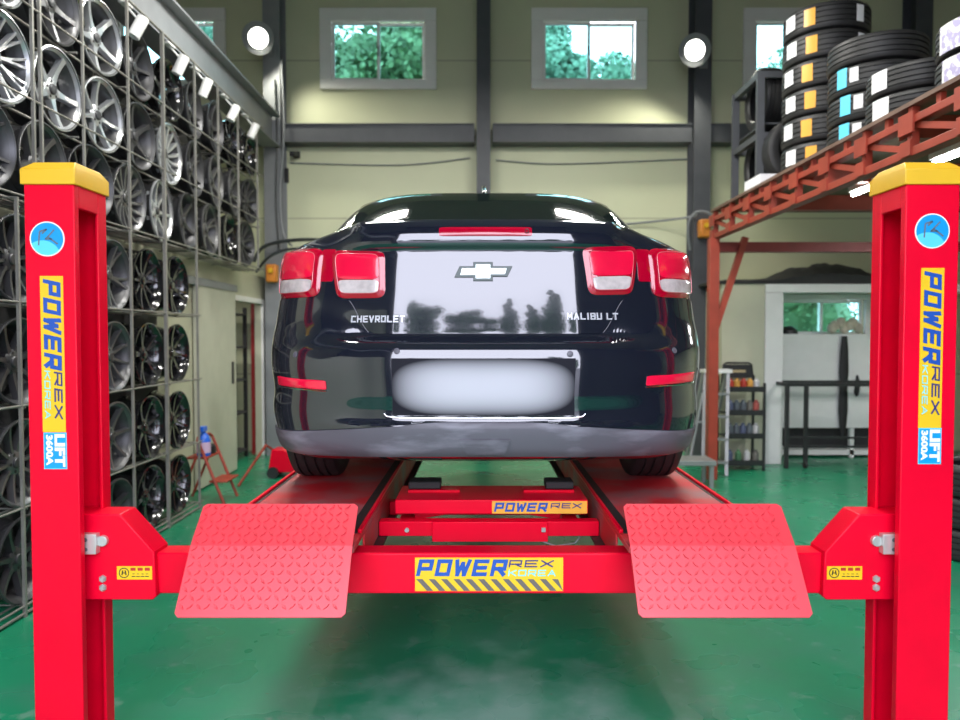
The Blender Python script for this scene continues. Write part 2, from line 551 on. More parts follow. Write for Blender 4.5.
MB().box(XP + .002, XP + .06, 6.5, 8.0, 2.0, 2.06).box(XP + .06, XP + .064, 6.5, 8.0, 1.985, 2.02).build('door_track', STEEL_L, dr)
m = MB()
m.box(XP, XP + .03, D1, D1 + .07, 0, DZ + .06); m.box(XP, XP + .03, D0 + .03, D1, DZ, DZ + .06)
structure(m, 'trim_%d' % n, PVC); n += 1

# ================================================================== FOUR POST LIFT
LC = .031                                  # lift centre line
ZR = .82                                   # top of the runways
lift = thing('four_post_lift', (LC, 2.33, 0), 'red four-post car lift with yellow post caps, raised under the black sedan', 'car lift')

def post(xo, xi, y0, y1, far=False):
    s = 1 if xi > xo else -1               # +1: slot faces +x
    t = .012 * s
    ya, yb = (y0, y1)
    poly = [(xo, ya), (xi, ya), (xi, ya + .028), (xi - t, ya + .028), (xi - t, ya + .012), (xo + t, ya + .012),
            (xo + t, yb - .012), (xi - t, yb - .012), (xi - t, yb - .055), (xi, yb - .055), (xi, yb), (xo, yb)]
    m = MB()
    m.prism([(x, y, .012) for x, y in poly], (0, 0, 1.978))
    m.box(min(xi, xi - t), max(xi, xi - t), ya + .028, yb - .055, 1.915, 1.99)
    m.box(min(xo, xi) - .06, max(xo, xi) + .04, ya - .05, yb + .05, 0, .012)
    p = m.build('post', RED, lift, bevel=.0035)
    c = MB()
    xa, xb = min(xo, xi) - .008, max(xo, xi) + .008
    e = .03
    lo = [(xa, ya - .008), (xb, ya - .008), (xb, yb + .008), (xa, yb + .008)]
    hi = [(xa + e * 1.0, ya + .02), (xb - e * .4, ya + .02), (xb - e * .4, yb - .03), (xa + e * 1.0, yb - .03)] if s > 0 else \
         [(xa + e * .4, ya + .02), (xb - e * 1.0, ya + .02), (xb - e * 1.0, yb - .03), (xa + e * .4, yb - .03)]
    vs = [(x, y, 1.986) for x, y in lo] + [(x, y, 2.036) for x, y in lo] + [(x, y, 2.062) for x, y in hi]
    fs = [(3, 2, 1, 0), (8, 9, 10, 11)]
    for b in (0, 4):
        for i in range(4):
            j = (i + 1) % 4
            fs.append((b + i, b + j, b + 4 + j, b + 4 + i))
    c.add(vs, fs)
    c.build('post_cap', YEL, p, bevel=.003)
    return p

def arc_region(cx, cz, r, bx, bz, br):
    """part of the disc (c, r) that lies inside the circle (b, br)"""
    pts = []
    N = 160
    ins = [((cx + r * math.cos(2 * math.pi * i / N), cz + r * math.sin(2 * math.pi * i / N))) for i in range(N)]
    flag = [(x - bx) ** 2 + (z - bz) ** 2 < br * br for x, z in ins]
    st = next(i for i in range(N) if flag[i] and not flag[i - 1])
    run = []
    i = st
    while flag[i % N]:
        run.append(ins[i % N]); i += 1
    a1 = math.atan2(run[-1][1] - bz, run[-1][0] - bx)
    a0 = math.atan2(run[0][1] - bz, run[0][0] - bx)
    d = (a0 - a1 + math.pi) % (2 * math.pi) - math.pi
    arc = [(bx + br * math.cos(a1 + d * k / 24), bz + br * math.sin(a1 + d * k / 24)) for k in range(1, 24)]
    return run + arc

def post_prints(p, lx, ly, sx, sy0, sy1, bx, by0, by1, Y):
    yf = Y - .0012
    # round logo
    c = W(lx, ly, Y)
    m = MB()
    r = .056
    m.lathe([(0, -.0008), (r, -.0008), (r, .0010), (0, .0010)], (c.x, Y - .0012, c.z), 'y', 48)
    m.c = 1
    reg = [(c.x + r * .93 * math.cos(2 * math.pi * i / 48), c.z + r * .93 * math.sin(2 * math.pi * i / 48)) for i in range(48)]
    m.add([(x, Y - .0026, z) for x, z in reg], [tuple(range(48))])
    m.c = 2
    low = arc_region(c.x, c.z, r * .93, c.x - r * .28, c.z - r * 1.2, r * 1.12)
    m.add([(x, Y - .0030, z) for x, z in low], [tuple(range(len(low)))])
    m.c = 3
    def st(pts):
        for a, b in zip(pts[:-1], pts[1:]):
            m.bar((c.x + a[0] * r, Y - .0034, c.z + a[1] * r), (c.x + b[0] * r, Y - .0034, c.z + b[1] * r), .0048, .0006, up=(0, 1, 0))
    st([(-.48, -.38), (-.42, .42), (.0, .55), (-.28, .3)])
    st([(.42, .52), (.05, .12), (.62, -.3)])
    st([(.05, .12), (-.1, -.02), (.3, .0)])
    m.build('round_logo', [STK_W, STK_SKY, STK_LC, STK_G], p, smooth=0, recalc=False)
    # tall strip, read from top to bottom
    m = MB()
    a, b = W(sx - 11.5, sy0, Y), W(sx + 11.5, sy1, Y)
    cx = (a.x + b.x) / 2
    wd = .0745
    x0, x1, zt, zb = cx - wd / 2, cx + wd / 2, a.z, b.z
    m.box(x0, x1, yf, Y, zb, zt)
    L = zt - zb
    Yl = yf - .0006
    D, U = (0, 0, -1), (1, 0, 0)
    m.c = 1
    put_block(m, 'POWER', (x0 + .010, Yl, zt - .03 * L), D, U, .565 * L, wd - .018, .23 * (wd - .018), .22)
    m.c = 2
    put_block(m, 'REX', (x0 + .040, Yl, zt - .615 * L), D, U, .30 * L, .027, .2 * (.027), .15)
    m.c = 3
    put_block(m, 'KOREA', (x0 + .009, Yl, zt - .605 * L), D, U, .31 * L, .019, .18 * (.019), .1)
    m.build('brand_strip', [STK_Y, STK_B, STK_N, STK_C], p, smooth=0, recalc=False)
    # model plate
    m = MB()
    a, b = W(bx - 11, by0, Y), W(bx + 11, by1, Y)
    cx = (a.x + b.x) / 2
    x0, x1, zt, zb = cx - wd / 2, cx + wd / 2, a.z, b.z
    m.box(x0, x1, yf, Y, zb, zt)
    m.c = 1
    L = zt - zb
    m.box(x0 + .003, x1 - .003, yf - .0005, yf, zb + .003, zt - .003)
    m.c = 2
    put_text(m, 'LIFT', (x0 + .036, yf - .001, zt - .04 * L), D, U, .90 * L, .034, bold=.05)
    put_text(m, '3600A', (x0 + .008, yf - .001, zt - .06 * L), D, U, .84 * L, .023, bold=.05)
    m.build('model_plate', [STK_LC, STK_SKY, STK_W], p, smooth=0, recalc=False)

PXL, PXR = (-1.466, -1.305), (1.542, 1.369)
PY0, PY1 = 2.33, 2.53
pl = post(*PXL, PY0, PY1)
pr = post(*PXR, PY0, PY1)
tag(pl, 'near left red post with yellow cap'); tag(pr, 'near right red post with yellow cap')
post_prints(pl, 47.5, 239, 53, 276, 432, 55.5, 432.5, 469, PY0)
post_prints(pr, 932, 231, 931, 268, 428, 929.5, 428, 464, PY0)
post(*PXL, 6.80, 7.00); post(*PXR, 6.80, 7.00)

# crossbeams and carriages
def crossbeam(y0, y1):
    m = MB()
    m.box(-1.10, 1.165, y0, y1, .624, .764)
    return m.build('crossbeam', RED, lift, bevel=.006)
cb = crossbeam(2.42, 2.515)
crossbeam(6.82, 6.915)

def carriage(s, y0, y1, near=True):
    xi = PXL[1] if s > 0 else PXR[1]
    dx = lambda d: xi + s * d
    prof = [(-.10, .612), (.203, .612), (.215, .624), (.210, .775), (.097, .903), (-.0, .903), (-.10, .903)]
    m = MB()
    m.prism([(dx(a), y0, z) for a, z in prof], (0, y1 - y0, 0))
    c = m.build('carriage', RED, lift, bevel=.004)
    if not near: return c
    m = MB()
    x = dx(.0)
    m.box(x - .030, x + .030, y0 - .028, y0, .775, .842)
    m.c = 1
    for z in (.792, .824): m.lathe([(0, 0), (.007, 0), (.007, .003), (0, .003)], (x - s * .004, y0 - .031, z), 'y', 12)
    m.c = 0
    m.lathe([(0, 0), (.018, 0), (.018, .016), (0, .016)], (x + s * .042, y0 - .015, .815), 'y', 16)
    m.build('lock_bracket', [ZINC, STEEL], c, bevel=.002)
    for z in (.655, .685):
        MB().lathe([(0, 0), (.008, .0), (.013, .006), (.013, .012), (0, .012)], (dx(.038), y0 - .012, z), 'y', 6).build('bolt', ZINC, c)
    m = MB()
    a = sorted((dx(.085), dx(.203)))
    yy = y0 - .001
    m.box(a[0], a[1], yy, y0, .682, .727)
    m.c = 1
    m.lathe([(.0145, 0), (.0175, 0), (.0175, .0005), (.0145, .0005)], (a[0] + .024, yy - .0006, .7045), 'y', 24, closed=True)
    for q in (-1, 1):
        m.bar((a[0] + .024 + q * .007, yy - .0006, .697), (a[0] + .024 + q * .004, yy - .0006, .713), .004, .0006, up=(0, 1, 0))
    m.bar((a[0] + .017, yy - .0006, .7045), (a[0] + .031, yy - .0006, .7045), .003, .0006, up=(0, 1, 0))
    for q in range(4):
        m.box(a[0] + .050 + q * .015, a[0] + .062 + q * .015, yy - .0006, yy, .694 - .003, .694)
        m.box(a[0] + .052 + q * .015, a[0] + .060 + q * .015, yy - .0006, yy, .702 - .002, .702)
    m.c = 2
    for q in range(3): m.box(a[0] + .046 + q * .024, a[0] + .063 + q * .024, yy - .0006, yy, .712, .722)
    m.build('warning_sticker', [STK_Y, STK_K, STK_R], c, smooth=0, recalc=False)
    return c
carriage(1, 2.395, 2.505); carriage(-1, 2.395, 2.505)
carriage(1, 6.83, 6.93, False); carriage(-1, 6.83, 6.93, False)

# sign on the near crossbeam
m = MB()
yb = 2.42
a, b = W(415, 557.5, yb), W(563, 591, yb)
x0, x1, zt, zb = a.x, b.x, a.z, b.z
m.box(x0, x1, yb - .0012, yb, zb, zt)
Wd, Hg = x1 - x0, zt - zb
zm = zb + .40 * Hg
yl = yb - .0018
U, V = (1, 0, 0), (0, 0, 1)
m.c = 1
put_block(m, 'POWER', (x0 + .018 * Wd, yl, zm + .05 * Hg), U, V, .60 * Wd, .50 * Hg, .23 * (.50 * Hg), .22)
m.c = 2
put_block(m, 'REX', (x0 + .635 * Wd, yl, zm + .31 * Hg), U, V, .30 * Wd, .22 * Hg, .2 * (.22 * Hg), .15)
m.c = 3
put_block(m, 'KOREA', (x0 + .63 * Wd, yl, zm + .05 * Hg), U, V, .32 * Wd, .19 * Hg, .18 * (.19 * Hg), .1)
m.c = 4
hz = .36 * Hg
for k in range(12):
    xa = x0 + (k + .1) / 12 * Wd
    sh = -.55 * hz * 1.6
    q = [(xa - sh * 0, zb + hz), (xa + Wd / 24, zb + hz), (xa + Wd / 24 - sh, zb + .01 * Hg), (xa - sh, zb + .01 * Hg)]
    q = [(min(max(x, x0), x1), z) for x, z in q]
    m.add([(x, yl, z) for x, z in q], [(0, 1, 2, 3)])
m.build('brand_sign', [STK_Y, STK_B, STK_N, STK_C, mat('grey_hazard_print', (.13, .11, .10), .4)], cb, smooth=0, recalc=False)

# runways
RX = ((-.926, -.408), (.480, 1.008))
YR0, YR1 = 2.30, 6.95
for k, (a, b) in enumerate(RX):
    m = MB()
    m.box(a, b, YR0, YR1, .800, ZR)
    for (p0, p1) in ((a, a + .008), (b - .008, b)):
        m.box(p0, p1, 2.525, 6.80, .655, .80)
    inner, outer = (b, a) if k == 0 else (a, b)
    s = -1 if k == 0 else 1                     # towards the outside
    f = sorted((inner, inner + s * .05))
    m.box(f[0], f[1], 2.525, 6.80, .655, .663)
    ro = m.build('runway', RED_DIRTY, lift, bevel=.002)
    m = MB()
    for (e, q) in ((outer, -s), (inner, s)):
        x = sorted((e, e + q * .014))
        m.box(x[0], x[1], 2.46, YR1, ZR, ZR + .014)
    m.build('edge_lip', RED, ro, bevel=.003)
    m = MB()
    x = sorted((inner + s * .015, inner + s * .055))
    m.box(x[0], x[1], 2.46, YR1, ZR, ZR + .002)
    x = sorted((outer - s * .015, outer - s * .026))
    m.box(x[0], x[1], 2.46, YR1, ZR, ZR + .002)
    m.build('grease_strip', GREASE, ro)
    m = MB()
    x = sorted((inner, inner - s * .035))
    m.box(x[0], x[1], 2.53, 6.79, .690, .700)
    m.build('jack_rail', GREASE, ro)
    # tread plate ramp that hangs down from the near end
    pts = [(2.40, .937), (2.28, .830), (2.148, .650)]
    m = MB()
    th = .006
    def off(i):
        i0, i1 = max(i - 1, 0), min(i + 1, 2)
        d = Vector((0, pts[i1][0] - pts[i0][0], pts[i1][1] - pts[i0][1])).normalized()
        return Vector((0, d.z, -d.y))
    def P2(x, t, lift_=0):
        L1 = math.dist(pts[0], pts[1]); L2 = math.dist(pts[1], pts[2])
        if t < L1: i, f = 0, t / L1
        else: i, f = 1, (t - L1) / L2
        y = pts[i][0] + (pts[i + 1][0] - pts[i][0]) * f
        z = pts[i][1] + (pts[i + 1][1] - pts[i][1]) * f
        d = Vector((0, pts[i + 1][0] - pts[i][0], pts[i + 1][1] - pts[i][1])).normalized()
        nrm = Vector((0, d.z, -d.y))
        return Vector((x, y, z)) + nrm * lift_
    xa, xb = (a, b)
    c = .012
    front = [Vector((xa + c, pts[0][0], pts[0][1])), Vector((xb - c, pts[0][0], pts[0][1]))]
    cols = []
    L = math.dist(pts[0], pts[1]) + math.dist(pts[1], pts[2])
    ts = [0, c, math.dist(pts[0], pts[1]), L - c, L - .0001]
    ins = [c, 0, 0, 0, c]
    fr = [[P2(xa + i_, t, 0), P2(xb - i_, t, 0)] for t, i_ in zip(ts, ins)]
    bk = [[P2(xa + i_, t, -th), P2(xb - i_, t, -th)] for t, i_ in zip(ts, ins)]
    vs = [p for r in fr for p in r] + [p for r in bk for p in r]
    N = len(ts)
    fs = []
    for i in range(N - 1):
        fs.append((2 * i, 2 * i + 1, 2 * i + 3, 2 * i + 2))
        q = 2 * N
        fs.append((q + 2 * i, q + 2 * i + 2, q + 2 * i + 3, q + 2 * i + 1))
        fs.append((2 * i, 2 * i + 2, q + 2 * i + 2, q + 2 * i))
        fs.append((2 * i + 1, q + 2 * i + 1, q + 2 * i + 3, 2 * i + 3))
    fs.append((0, q, q + 1, 1)); fs.append((2 * N - 2, 2 * N - 1, q + 2 * N - 1, q + 2 * N - 2))
    m.add(vs, fs)
    # raised lozenges of the tread
    step = .026
    nx, nt = int((xb - xa - .02) / step), int((L - .012) / step)
    for i in range(nx):
        for j in range(nt):
            x = xa + .016 + i * step
            t = .014 + j * step
            ang = R(45) if (i + j) % 2 else R(-45)
            ca, sa = math.cos(ang), math.sin(ang)
            ring = []
            for (u_, v_) in ((-.0135, 0), (0, -.0042), (.0135, 0), (0, .0042)):
                ring.append((x + u_ * ca - v_ * sa, t + u_ * sa + v_ * ca))
            o0 = [P2(px, tt, 0) for px, tt in ring]
            o1 = [P2(x + (px - x) * .6, t + (tt - t) * .6, .0042) for px, tt in ring]
            m.add(o0 + o1, [(4, 5, 6, 7)] + [(q_, (q_ + 1) % 4, 4 + (q_ + 1) % 4, 4 + q_) for q_ in range(4)])
    m.build('ramp_plate', RED_RAMP, lift, smooth=0)
    MB().tube([(a + .02, 2.296, .811), (b - .02, 2.296, .811)], .0085, 10).build('ramp_hinge', STEEL, lift)

# rolling jack between the runways
jk = thing('rolling_jack', (LC, 2.85, .70), 'red rolling jack with black rubber pads between the two lift runways', 'jack')
m = MB()
JY = 2.85
a, b = W(381, 523, JY), W(604, 541, JY)
m.box(RX[0][1] + .004, RX[1][0] - .004, JY, JY + .06, .7005, .760)
m.box(RX[0][1] + .004, RX[1][0] - .004, JY + .34, JY + .40, .7005, .760)
for x in (-.30, .37): m.box(x - .03, x + .03, JY + .06, JY + .34, .705, .755)
m.build('base_frame', RED, jk, bevel=.004)
a, b = W(432, 522, JY - .02), W(548, 542, JY - .02)
m = MB().box(a.x, b.x, JY - .02, JY, b.z, a.z)
m.build('cover_plate', RED, jk, bevel=.003)
m = MB().box(W(541, 530, JY).x, W(545, 530, JY).x, JY - .028, JY - .02, .725, .742)
m.lathe([(0, 0), (.009, 0), (.009, .008), (0, .008)], (W(407, 532, JY).x, JY - .008, .727), 'y', 12)
m.build('latch', ZINC, jk)
for sx in (-1, 1):
    for dy in (.10, .30):
        MB().bar((LC + sx * .30, JY + dy, .76), (LC + sx * .05, JY + dy, .80), .03, .03).build('scissor_arm', RED, jk, bevel=.003)
a, b = W(395, 500, JY), W(588, 514, JY)
m = MB().box(a.x, b.x, JY, JY + .28, b.z, a.z)
tp = m.build('top_plate', RED, jk, bevel=.004)
m = MB()
c, d = W(492, 501, JY), W(587, 513.5, JY)
m.box(c.x, d.x, JY - .0012, JY, d.z, c.z)
wd, hg = d.x - c.x, c.z - d.z
m.c = 1
put_block(m, 'POWER', (c.x + .03 * wd, JY - .0018, d.z + .15 * hg), U, V, .55 * wd, .72 * hg, .23 * (.72 * hg), .22)
m.c = 2
put_block(m, 'REX', (c.x + .62 * wd, JY - .0018, d.z + .42 * hg), U, V, .32 * wd, .42 * hg, .2 * (.42 * hg), .15)
m.build('brand_sticker', [STK_O, STK_B, STK_N], tp, smooth=0, recalc=False)
for (p0, p1, arm) in ((409, 441, (438, 460)), (545, 573, (523, 548))):
    a, b = W(p0, 482, 3.02), W(p1, 490, 3.02)
    zt = tp and W(395, 500, JY).z
    m = MB().box(a.x, b.x, 2.99, 3.09, zt + .012, zt + .045)
    m.build('rubber_pad', RUBBER, jk, bevel=.006)
    m = MB().box(min(a.x, W(arm[0], 485, 3.02).x), max(b.x, W(arm[1], 485, 3.02).x), 2.98, 3.06, zt, zt + .012)
    m.build('pad_arm', RED, jk, bevel=.002)
m = MB()
cpts = [W(541, 541, 2.84), W(556, 546, 2.80), W(575, 543, 2.86), W(590, 525, 2.9)]
m.tube(cpts, .003, 6)
m.build('release_wire', STEEL_L, jk)

# ================================================================== CAR
CX0, CY0 = .022, 2.55
car = thing('sedan_car', (CX0, CY0, ZR), 'black four-door sedan seen from behind, standing on the red lift runways', 'car')

def pchip(xs, ys):
    xs, ys = np.array(xs, float), np.array(ys, float)
    h = np.diff(xs); d = np.diff(ys) / h
    mm = np.zeros(len(xs))
    mm[0], mm[-1] = d[0], d[-1]
    for i in range(1, len(xs) - 1):
        if d[i - 1] * d[i] > 0:
            w1, w2 = 2 * h[i] + h[i - 1], h[i] + 2 * h[i - 1]
            mm[i] = (w1 + w2) / (w1 / d[i - 1] + w2 / d[i])
    def f(x):
        x = min(max(x, xs[0]), xs[-1])
        i = min(max(int(np.searchsorted(xs, x)) - 1, 0), len(h) - 1)
        t = (x - xs[i]) / h[i]
        return float((2 * t**3 - 3 * t**2 + 1) * ys[i] + (t**3 - 2 * t**2 + t) * h[i] * mm[i] + (-2 * t**3 + 3 * t**2) * ys[i + 1] + (t**3 - t**2) * h[i] * mm[i + 1])
    return f
def sstep(a, b, x):
    t = min(max((x - a) / (b - a), 0), 1)
    return t * t * (3 - 2 * t)

PLAN = [(0, 0), (.17, .0035), (.31, .0125), (.345, .0175), (.40, .030), (.55, .066), (.70, .122), (.79, .205), (.845, .30), (.877, .40), (.905, .55), (.92, .75), (.927, 1.1), (.927, 2.4), (.92, 3.4), (.90, 3.9), (.84, 4.3), (.70, 4.60), (.40, 4.80), (0, 4.85)]
_ch = [0]
for (p, q) in zip(PLAN[:-1], PLAN[1:]): _ch.append(_ch[-1] + math.dist(p, q))
_fx, _fy = pchip(_ch, [p[0] for p in PLAN]), pchip(_ch, [p[1] for p in PLAN])
# smooth curve through the plan points (Catmull-Rom), indexed by distance
def _cr():
    P_ = [Vector((-PLAN[1][0], PLAN[1][1]))] + [Vector(p) for p in PLAN] + [Vector((-PLAN[-2][0], PLAN[-2][1]))]
    out = []
    for i in range(1, len(P_) - 2):
        p0, p1, p2, p3 = P_[i - 1:i + 3]
        t0 = 0; t1 = (p1 - p0).length ** .5; t2 = t1 + (p2 - p1).length ** .5; t3 = t2 + (p3 - p2).length ** .5
        for k in range(40):
            t = t1 + (t2 - t1) * k / 40
            A1 = p0 * ((t1 - t) / (t1 - t0)) + p1 * ((t - t0) / (t1 - t0))
            A2 = p1 * ((t2 - t) / (t2 - t1)) + p2 * ((t - t1) / (t2 - t1))
            A3 = p2 * ((t3 - t) / (t3 - t2)) + p3 * ((t - t2) / (t3 - t2))
            B1 = A1 * ((t2 - t) / (t2 - t0)) + A2 * ((t - t0) / (t2 - t0))
            B2 = A2 * ((t3 - t) / (t3 - t1)) + A3 * ((t - t1) / (t3 - t1))
            out.append(B1 * ((t2 - t) / (t2 - t1)) + B2 * ((t - t1) / (t2 - t1)))
    out.append(P_[-2])
    return out
_pc = _cr()
_cs = np.cumsum([0] + [(b - a).length for a, b in zip(_pc[:-1], _pc[1:])])
_cx = np.array([p[0] for p in _pc]); _cy = np.array([p[1] for p in _pc])
SMAX = float(_cs[-1])
SC = pchip([.20, .25, .30, .40, .47, .55, .66, .75, .85, .95, 1.0, 1.03, 1.06, 1.085, 1.115],
           [.955, .965, .975, .992, .985, .995, 1.0, .988, .972, .965, .955, .95, .945, .94, .94])
TOPK = pchip([1.0, 1.03, 1.055, 1.08, 1.10, 1.115], [1.0, .93, .80, .62, .49, .38])
YC = pchip([.20, .22, .25, .28, .36, .372, .40, .47, .56, .60, .63, .650, .665, .676, .69, .74, .82, .90, .97, .988, .996, 1.004, 1.014, 1.03, 1.05, 1.075, 1.09, 1.105, 1.115],
           [.20, .12, .04, .015, .0, .016, .020, .010, .006, .008, .015, .030, .054, .076, .086, .0868, .0905, .0985, .109, .112, .1125, .108, .099, .0945, .0975, .106, .112, .126, .150])
YS = pchip([.20, .25, .30, .40, .56, .62, .68, .74, .85, 1.0, 1.06, 1.115], [.18, .05, .02, .016, .006, .018, .056, .080, .091, .116, .14, .20])
def S(s, z):
    a = abs(s)
    x = float(np.interp(a, _cs, _cx)); y = float(np.interp(a, _cs, _cy))
    k = sstep(.46, .66, a)
    yo = YC(z) * (1 - k) + YS(z) * k
    y2 = y + yo * min(max(1 - y / 1.3, 0), 1)
    pull = max(0, z - .62) / .48
    y2 -= (pull ** 1.3) * 1.45 * sstep(3.0, 4.85, y)
    if z > 1.0 and x > .5:
        kk = TOPK(z)
        kk += (max(kk, .86) - kk) * sstep(.9, 1.8, y)
        x = .5 + (x - .5) * kk
    sc = SC(z)
    return Vector((math.copysign(x * sc, s) if s else 0.0, y2, z))
def SN(s, z):
    e = .004
    ds = S(s + e, z) - S(s - e, z)
    z0, z1 = max(z - e, .2), min(z + e, 1.115)
    dz = S(s, z1) - S(s, z0)
    return ds.cross(dz).normalized()
def SO(s, z, o): return S(s, z) + SN(s, z) * o
CARO = Vector((CX0, CY0, ZR))

_gs, _gz = np.linspace(-1.35, 1.35, 271), np.linspace(.21, 1.105, 180)
_proj = []
def _project(p):
    d = p - Vector((0, 0, HC))
    c_, s_ = math.cos(PITCH), math.sin(PITCH)
    dep = d.y * c_ - d.z * s_
    up = d.y * s_ + d.z * c_
    return (CX + F * d.x / dep, CY - F * up / dep)
for z in _gz:
    for s in _gs:
        q = _project(S(s, z) + CARO)
        _proj.append((q[0], q[1]))
_proj = np.array(_proj)
_py = np.array([S(s, z).y for z in _gz for s in _gs])
def SZ(px, py):
    d2 = (_proj[:, 0] - px) ** 2 + (_proj[:, 1] - py) ** 2
    ok = np.where(d2 < max(2.5, d2.min() * 1.5))[0]
    near = ok[_py[ok] < _py[ok].min() + .06]
    i = int(near[np.argmin(d2[near])])
    return float(_gs[i % len(_gs)]), float(_gz[i // len(_gs)])

# body shell: stacked plan contours
srear = list(np.linspace(0, .30, 13)[1:]) + list(np.linspace(.30, 1.25, 49)[1:]) + list(np.linspace(1.25, SMAX, 60)[1:-1])
sall = [-SMAX] + [-q for q in reversed(srear)] + [0] + srear
zs = list(np.linspace(.20, 1.115, 102))
rows = [[S(s, z) + CARO for s in sall] for z in zs]
m = MB()
m.grid(rows, wrap=True)
nc = len(sall)
m.f.append(tuple(range(nc))[::-1]); m.m.append(0)
m.f.append(tuple((len(zs) - 1) * nc + k for k in range(nc))); m.m.append(0)
body = m.build('body', CARP, car, smooth=50)
cut = MB()
for wy in (0.97, 3.707):
    for sx in (-1, 1):
        cut.lathe([(0, -.21), (.385, -.21), (.385, .21), (0, .21)], (CX0 + sx * .86, CY0 + wy, ZR + .335), 'x', 48)
co = cut.build('cutter', CARP)
bo = body.modifiers.new('b', 'BOOLEAN'); bo.operation = 'DIFFERENCE'; bo.object = co; bo.solver = 'EXACT'
dg = bpy.context.evaluated_depsgraph_get()
nm = bpy.data.meshes.new_from_object(body.evaluated_get(dg))
body.modifiers.clear(); body.data = nm
bpy.data.objects.remove(co, do_unlink=True)
nm.name = 'body'

def colpatch(name, s0, s1, ns, zlo, zhi, nz, o, th, m_, parent, smooth=40, inward=None):
    """panel lying o above the body, th thick, between two edge curves"""
    ss = np.linspace(s0, s1, ns) if np.isscalar(ns) else ns
    outer = []
    for j in range(nz):
        f = j / (nz - 1)
        outer.append([SO(s, zlo(s) + (zhi(s) - zlo(s)) * f, o) + CARO for s in ss])
    inner = [[SO(s, zlo(s) + (zhi(s) - zlo(s)) * j / (nz - 1), o - th) + CARO for s in ss] for j in (0, nz - 1)]
    mb = MB()
    mb.grid(outer)
    mb.grid([outer[0], inner[0]]); mb.grid([outer[-1], inner[1]])
    for c_ in (0, -1):
        col = [r[c_] for r in outer]
        s = ss[c_]
        incol = [SO(s, zlo(s) + (zhi(s) - zlo(s)) * j / (nz - 1), o - th) + CARO for j in range(nz)]
        mb.grid([col, incol])
    # weld
    ob = mb.build(name, m_, parent, smooth=None, recalc=False)
    bm = bmesh.new(); bm.from_mesh(ob.data)
    bmesh.ops.remove_doubles(bm, verts=bm.verts, dist=1e-5)
    bmesh.ops.recalc_face_normals(bm, faces=bm.faces)
    bm.to_mesh(ob.data); bm.free()
    ob.data.shade_smooth(); ob.data.set_sharp_from_angle(angle=R(smooth))
    return ob

LW = .548                                             # half width of the boot lid
def lid_lo(s):
    a = abs(s)
    return .688 + .145 * sstep(.40, LW, a) ** 1.3
def lid_hi(s): return 1.108
lid = colpatch('trunk_lid', -LW, LW, 81, lid_lo, lid_hi, 60, .004, .012, CARP, car)
def trim_hi(s): return .365 - .052 * sstep(.1, 1.0, abs(s))
def trim_lo(s): return .252 - .022 * sstep(.1, 1.0, abs(s))
def bump_hi(s):
    a = abs(s)
    if a < LW: return lid_lo(s) - .010
    return .823 + .0 * a
bsp = list(np.linspace(-1.12, -LW - .001, 30)) + list(np.linspace(-LW, LW, 81)) + list(np.linspace(LW + .001, 1.12, 30))
bumper = colpatch('bumper', 0, 0, bsp, lambda s: trim_hi(s) + .004, bump_hi, 50, .003, .010, CARP, car)
trim = colpatch('bumper_trim', -1.10, 1.10, 111, trim_lo, trim_hi, 16, .010, .02, CARD, car)
tag(trim, 'scuffed dark grey plastic lower bumper')

def rrect(n=5.0, N=48):
    out = []
    for i in range(N):
        a = 2 * math.pi * i / N
        c_, s_ = math.cos(a), math.sin(a)
        out.append((math.copysign(abs(c_) ** (2 / n), c_), math.copysign(abs(s_) ** (2 / n), s_)))
    return out
def lens(name, corners, n, prof, m_, parent, rings=8, N=56):
    """rounded patch on the body; corners (s,z): bottom-left, bottom-right, top-right, top-left; prof(r)->height"""
    rr = rrect(n, N)
    bl, br, tr, tl = [Vector(c) for c in corners]
    def B(u, v):
        u, v = (u + 1) / 2, (v + 1) / 2
        return (bl * (1 - u) + br * u) * (1 - v) + (tl * (1 - u) + tr * u) * v
    ctr = B(0, 0)
    vs = [SO(ctr.x, ctr.y, prof(0)) + CARO]
    fs = []
    rs = [math.sin(math.pi / 2 * k / rings) for k in range(1, rings + 1)]
    for r in rs:
        for (u, v) in rr:
            q = B(u * r, v * r)
            vs.append(SO(q.x, q.y, prof(r)) + CARO)
    for (u, v) in rr:
        q = B(u, v); vs.append(SO(q.x, q.y, -.012) + CARO)
    for k in range(N): fs.append((0, 1 + k, 1 + (k + 1) % N))
    for i in range(rings):
        for k in range(N):
            k2 = (k + 1) % N
            fs.append((1 + i * N + k, 1 + (i + 1) * N + k, 1 + (i + 1) * N + k2, 1 + i * N + k2))
    return MB().add(vs, fs).build(name, m_, parent, smooth=50)
def lampset(tl, tr, br, bl, side):
    P4 = [SZ(*bl), SZ(*br), SZ(*tr), SZ(*tl)]
    return lampset_sz(P4, side)
def lampset_sz(P4, side):
    h = lens('tail_lamp', P4, 7, lambda r: .005 + .012 * (1 - r ** 6), LRED, car)
    bl, br, tr, tl = [Vector(c) for c in P4]
    def B(u, v): return tuple((bl * (1 - u) + br * u) * (1 - v) + (tl * (1 - u) + tr * u) * v)
    u0, u1 = .10, .90
    lens('red_lens', [B(u0, .385), B(u1, .385), B(u1, .90), B(u0, .90)], 7, lambda r: .0185 + .002 * (1 - r ** 4), LRED2, h)
    lens('clear_lens', [B(u0 + .03, .10), B(u1 - .03, .10), B(u1, .365), B(u0, .365)], 6, lambda r: .018 + .002 * (1 - r ** 4), LWHT, h)
    # pale rim round the lens
    pts = []
    for (a, b) in rrect(7, 48):
        u, v = .5 + a * .405, .5 + b * .41
        q = B(u, v); pts.append(SO(q[0], q[1], .0178) + CARO)
    pts.append(pts[0])
    MB().tube(pts, .0016, 6).build('lens_rim', mat('pink_rim', (.75, .12, .16), .2, coat=1), h)
    return h
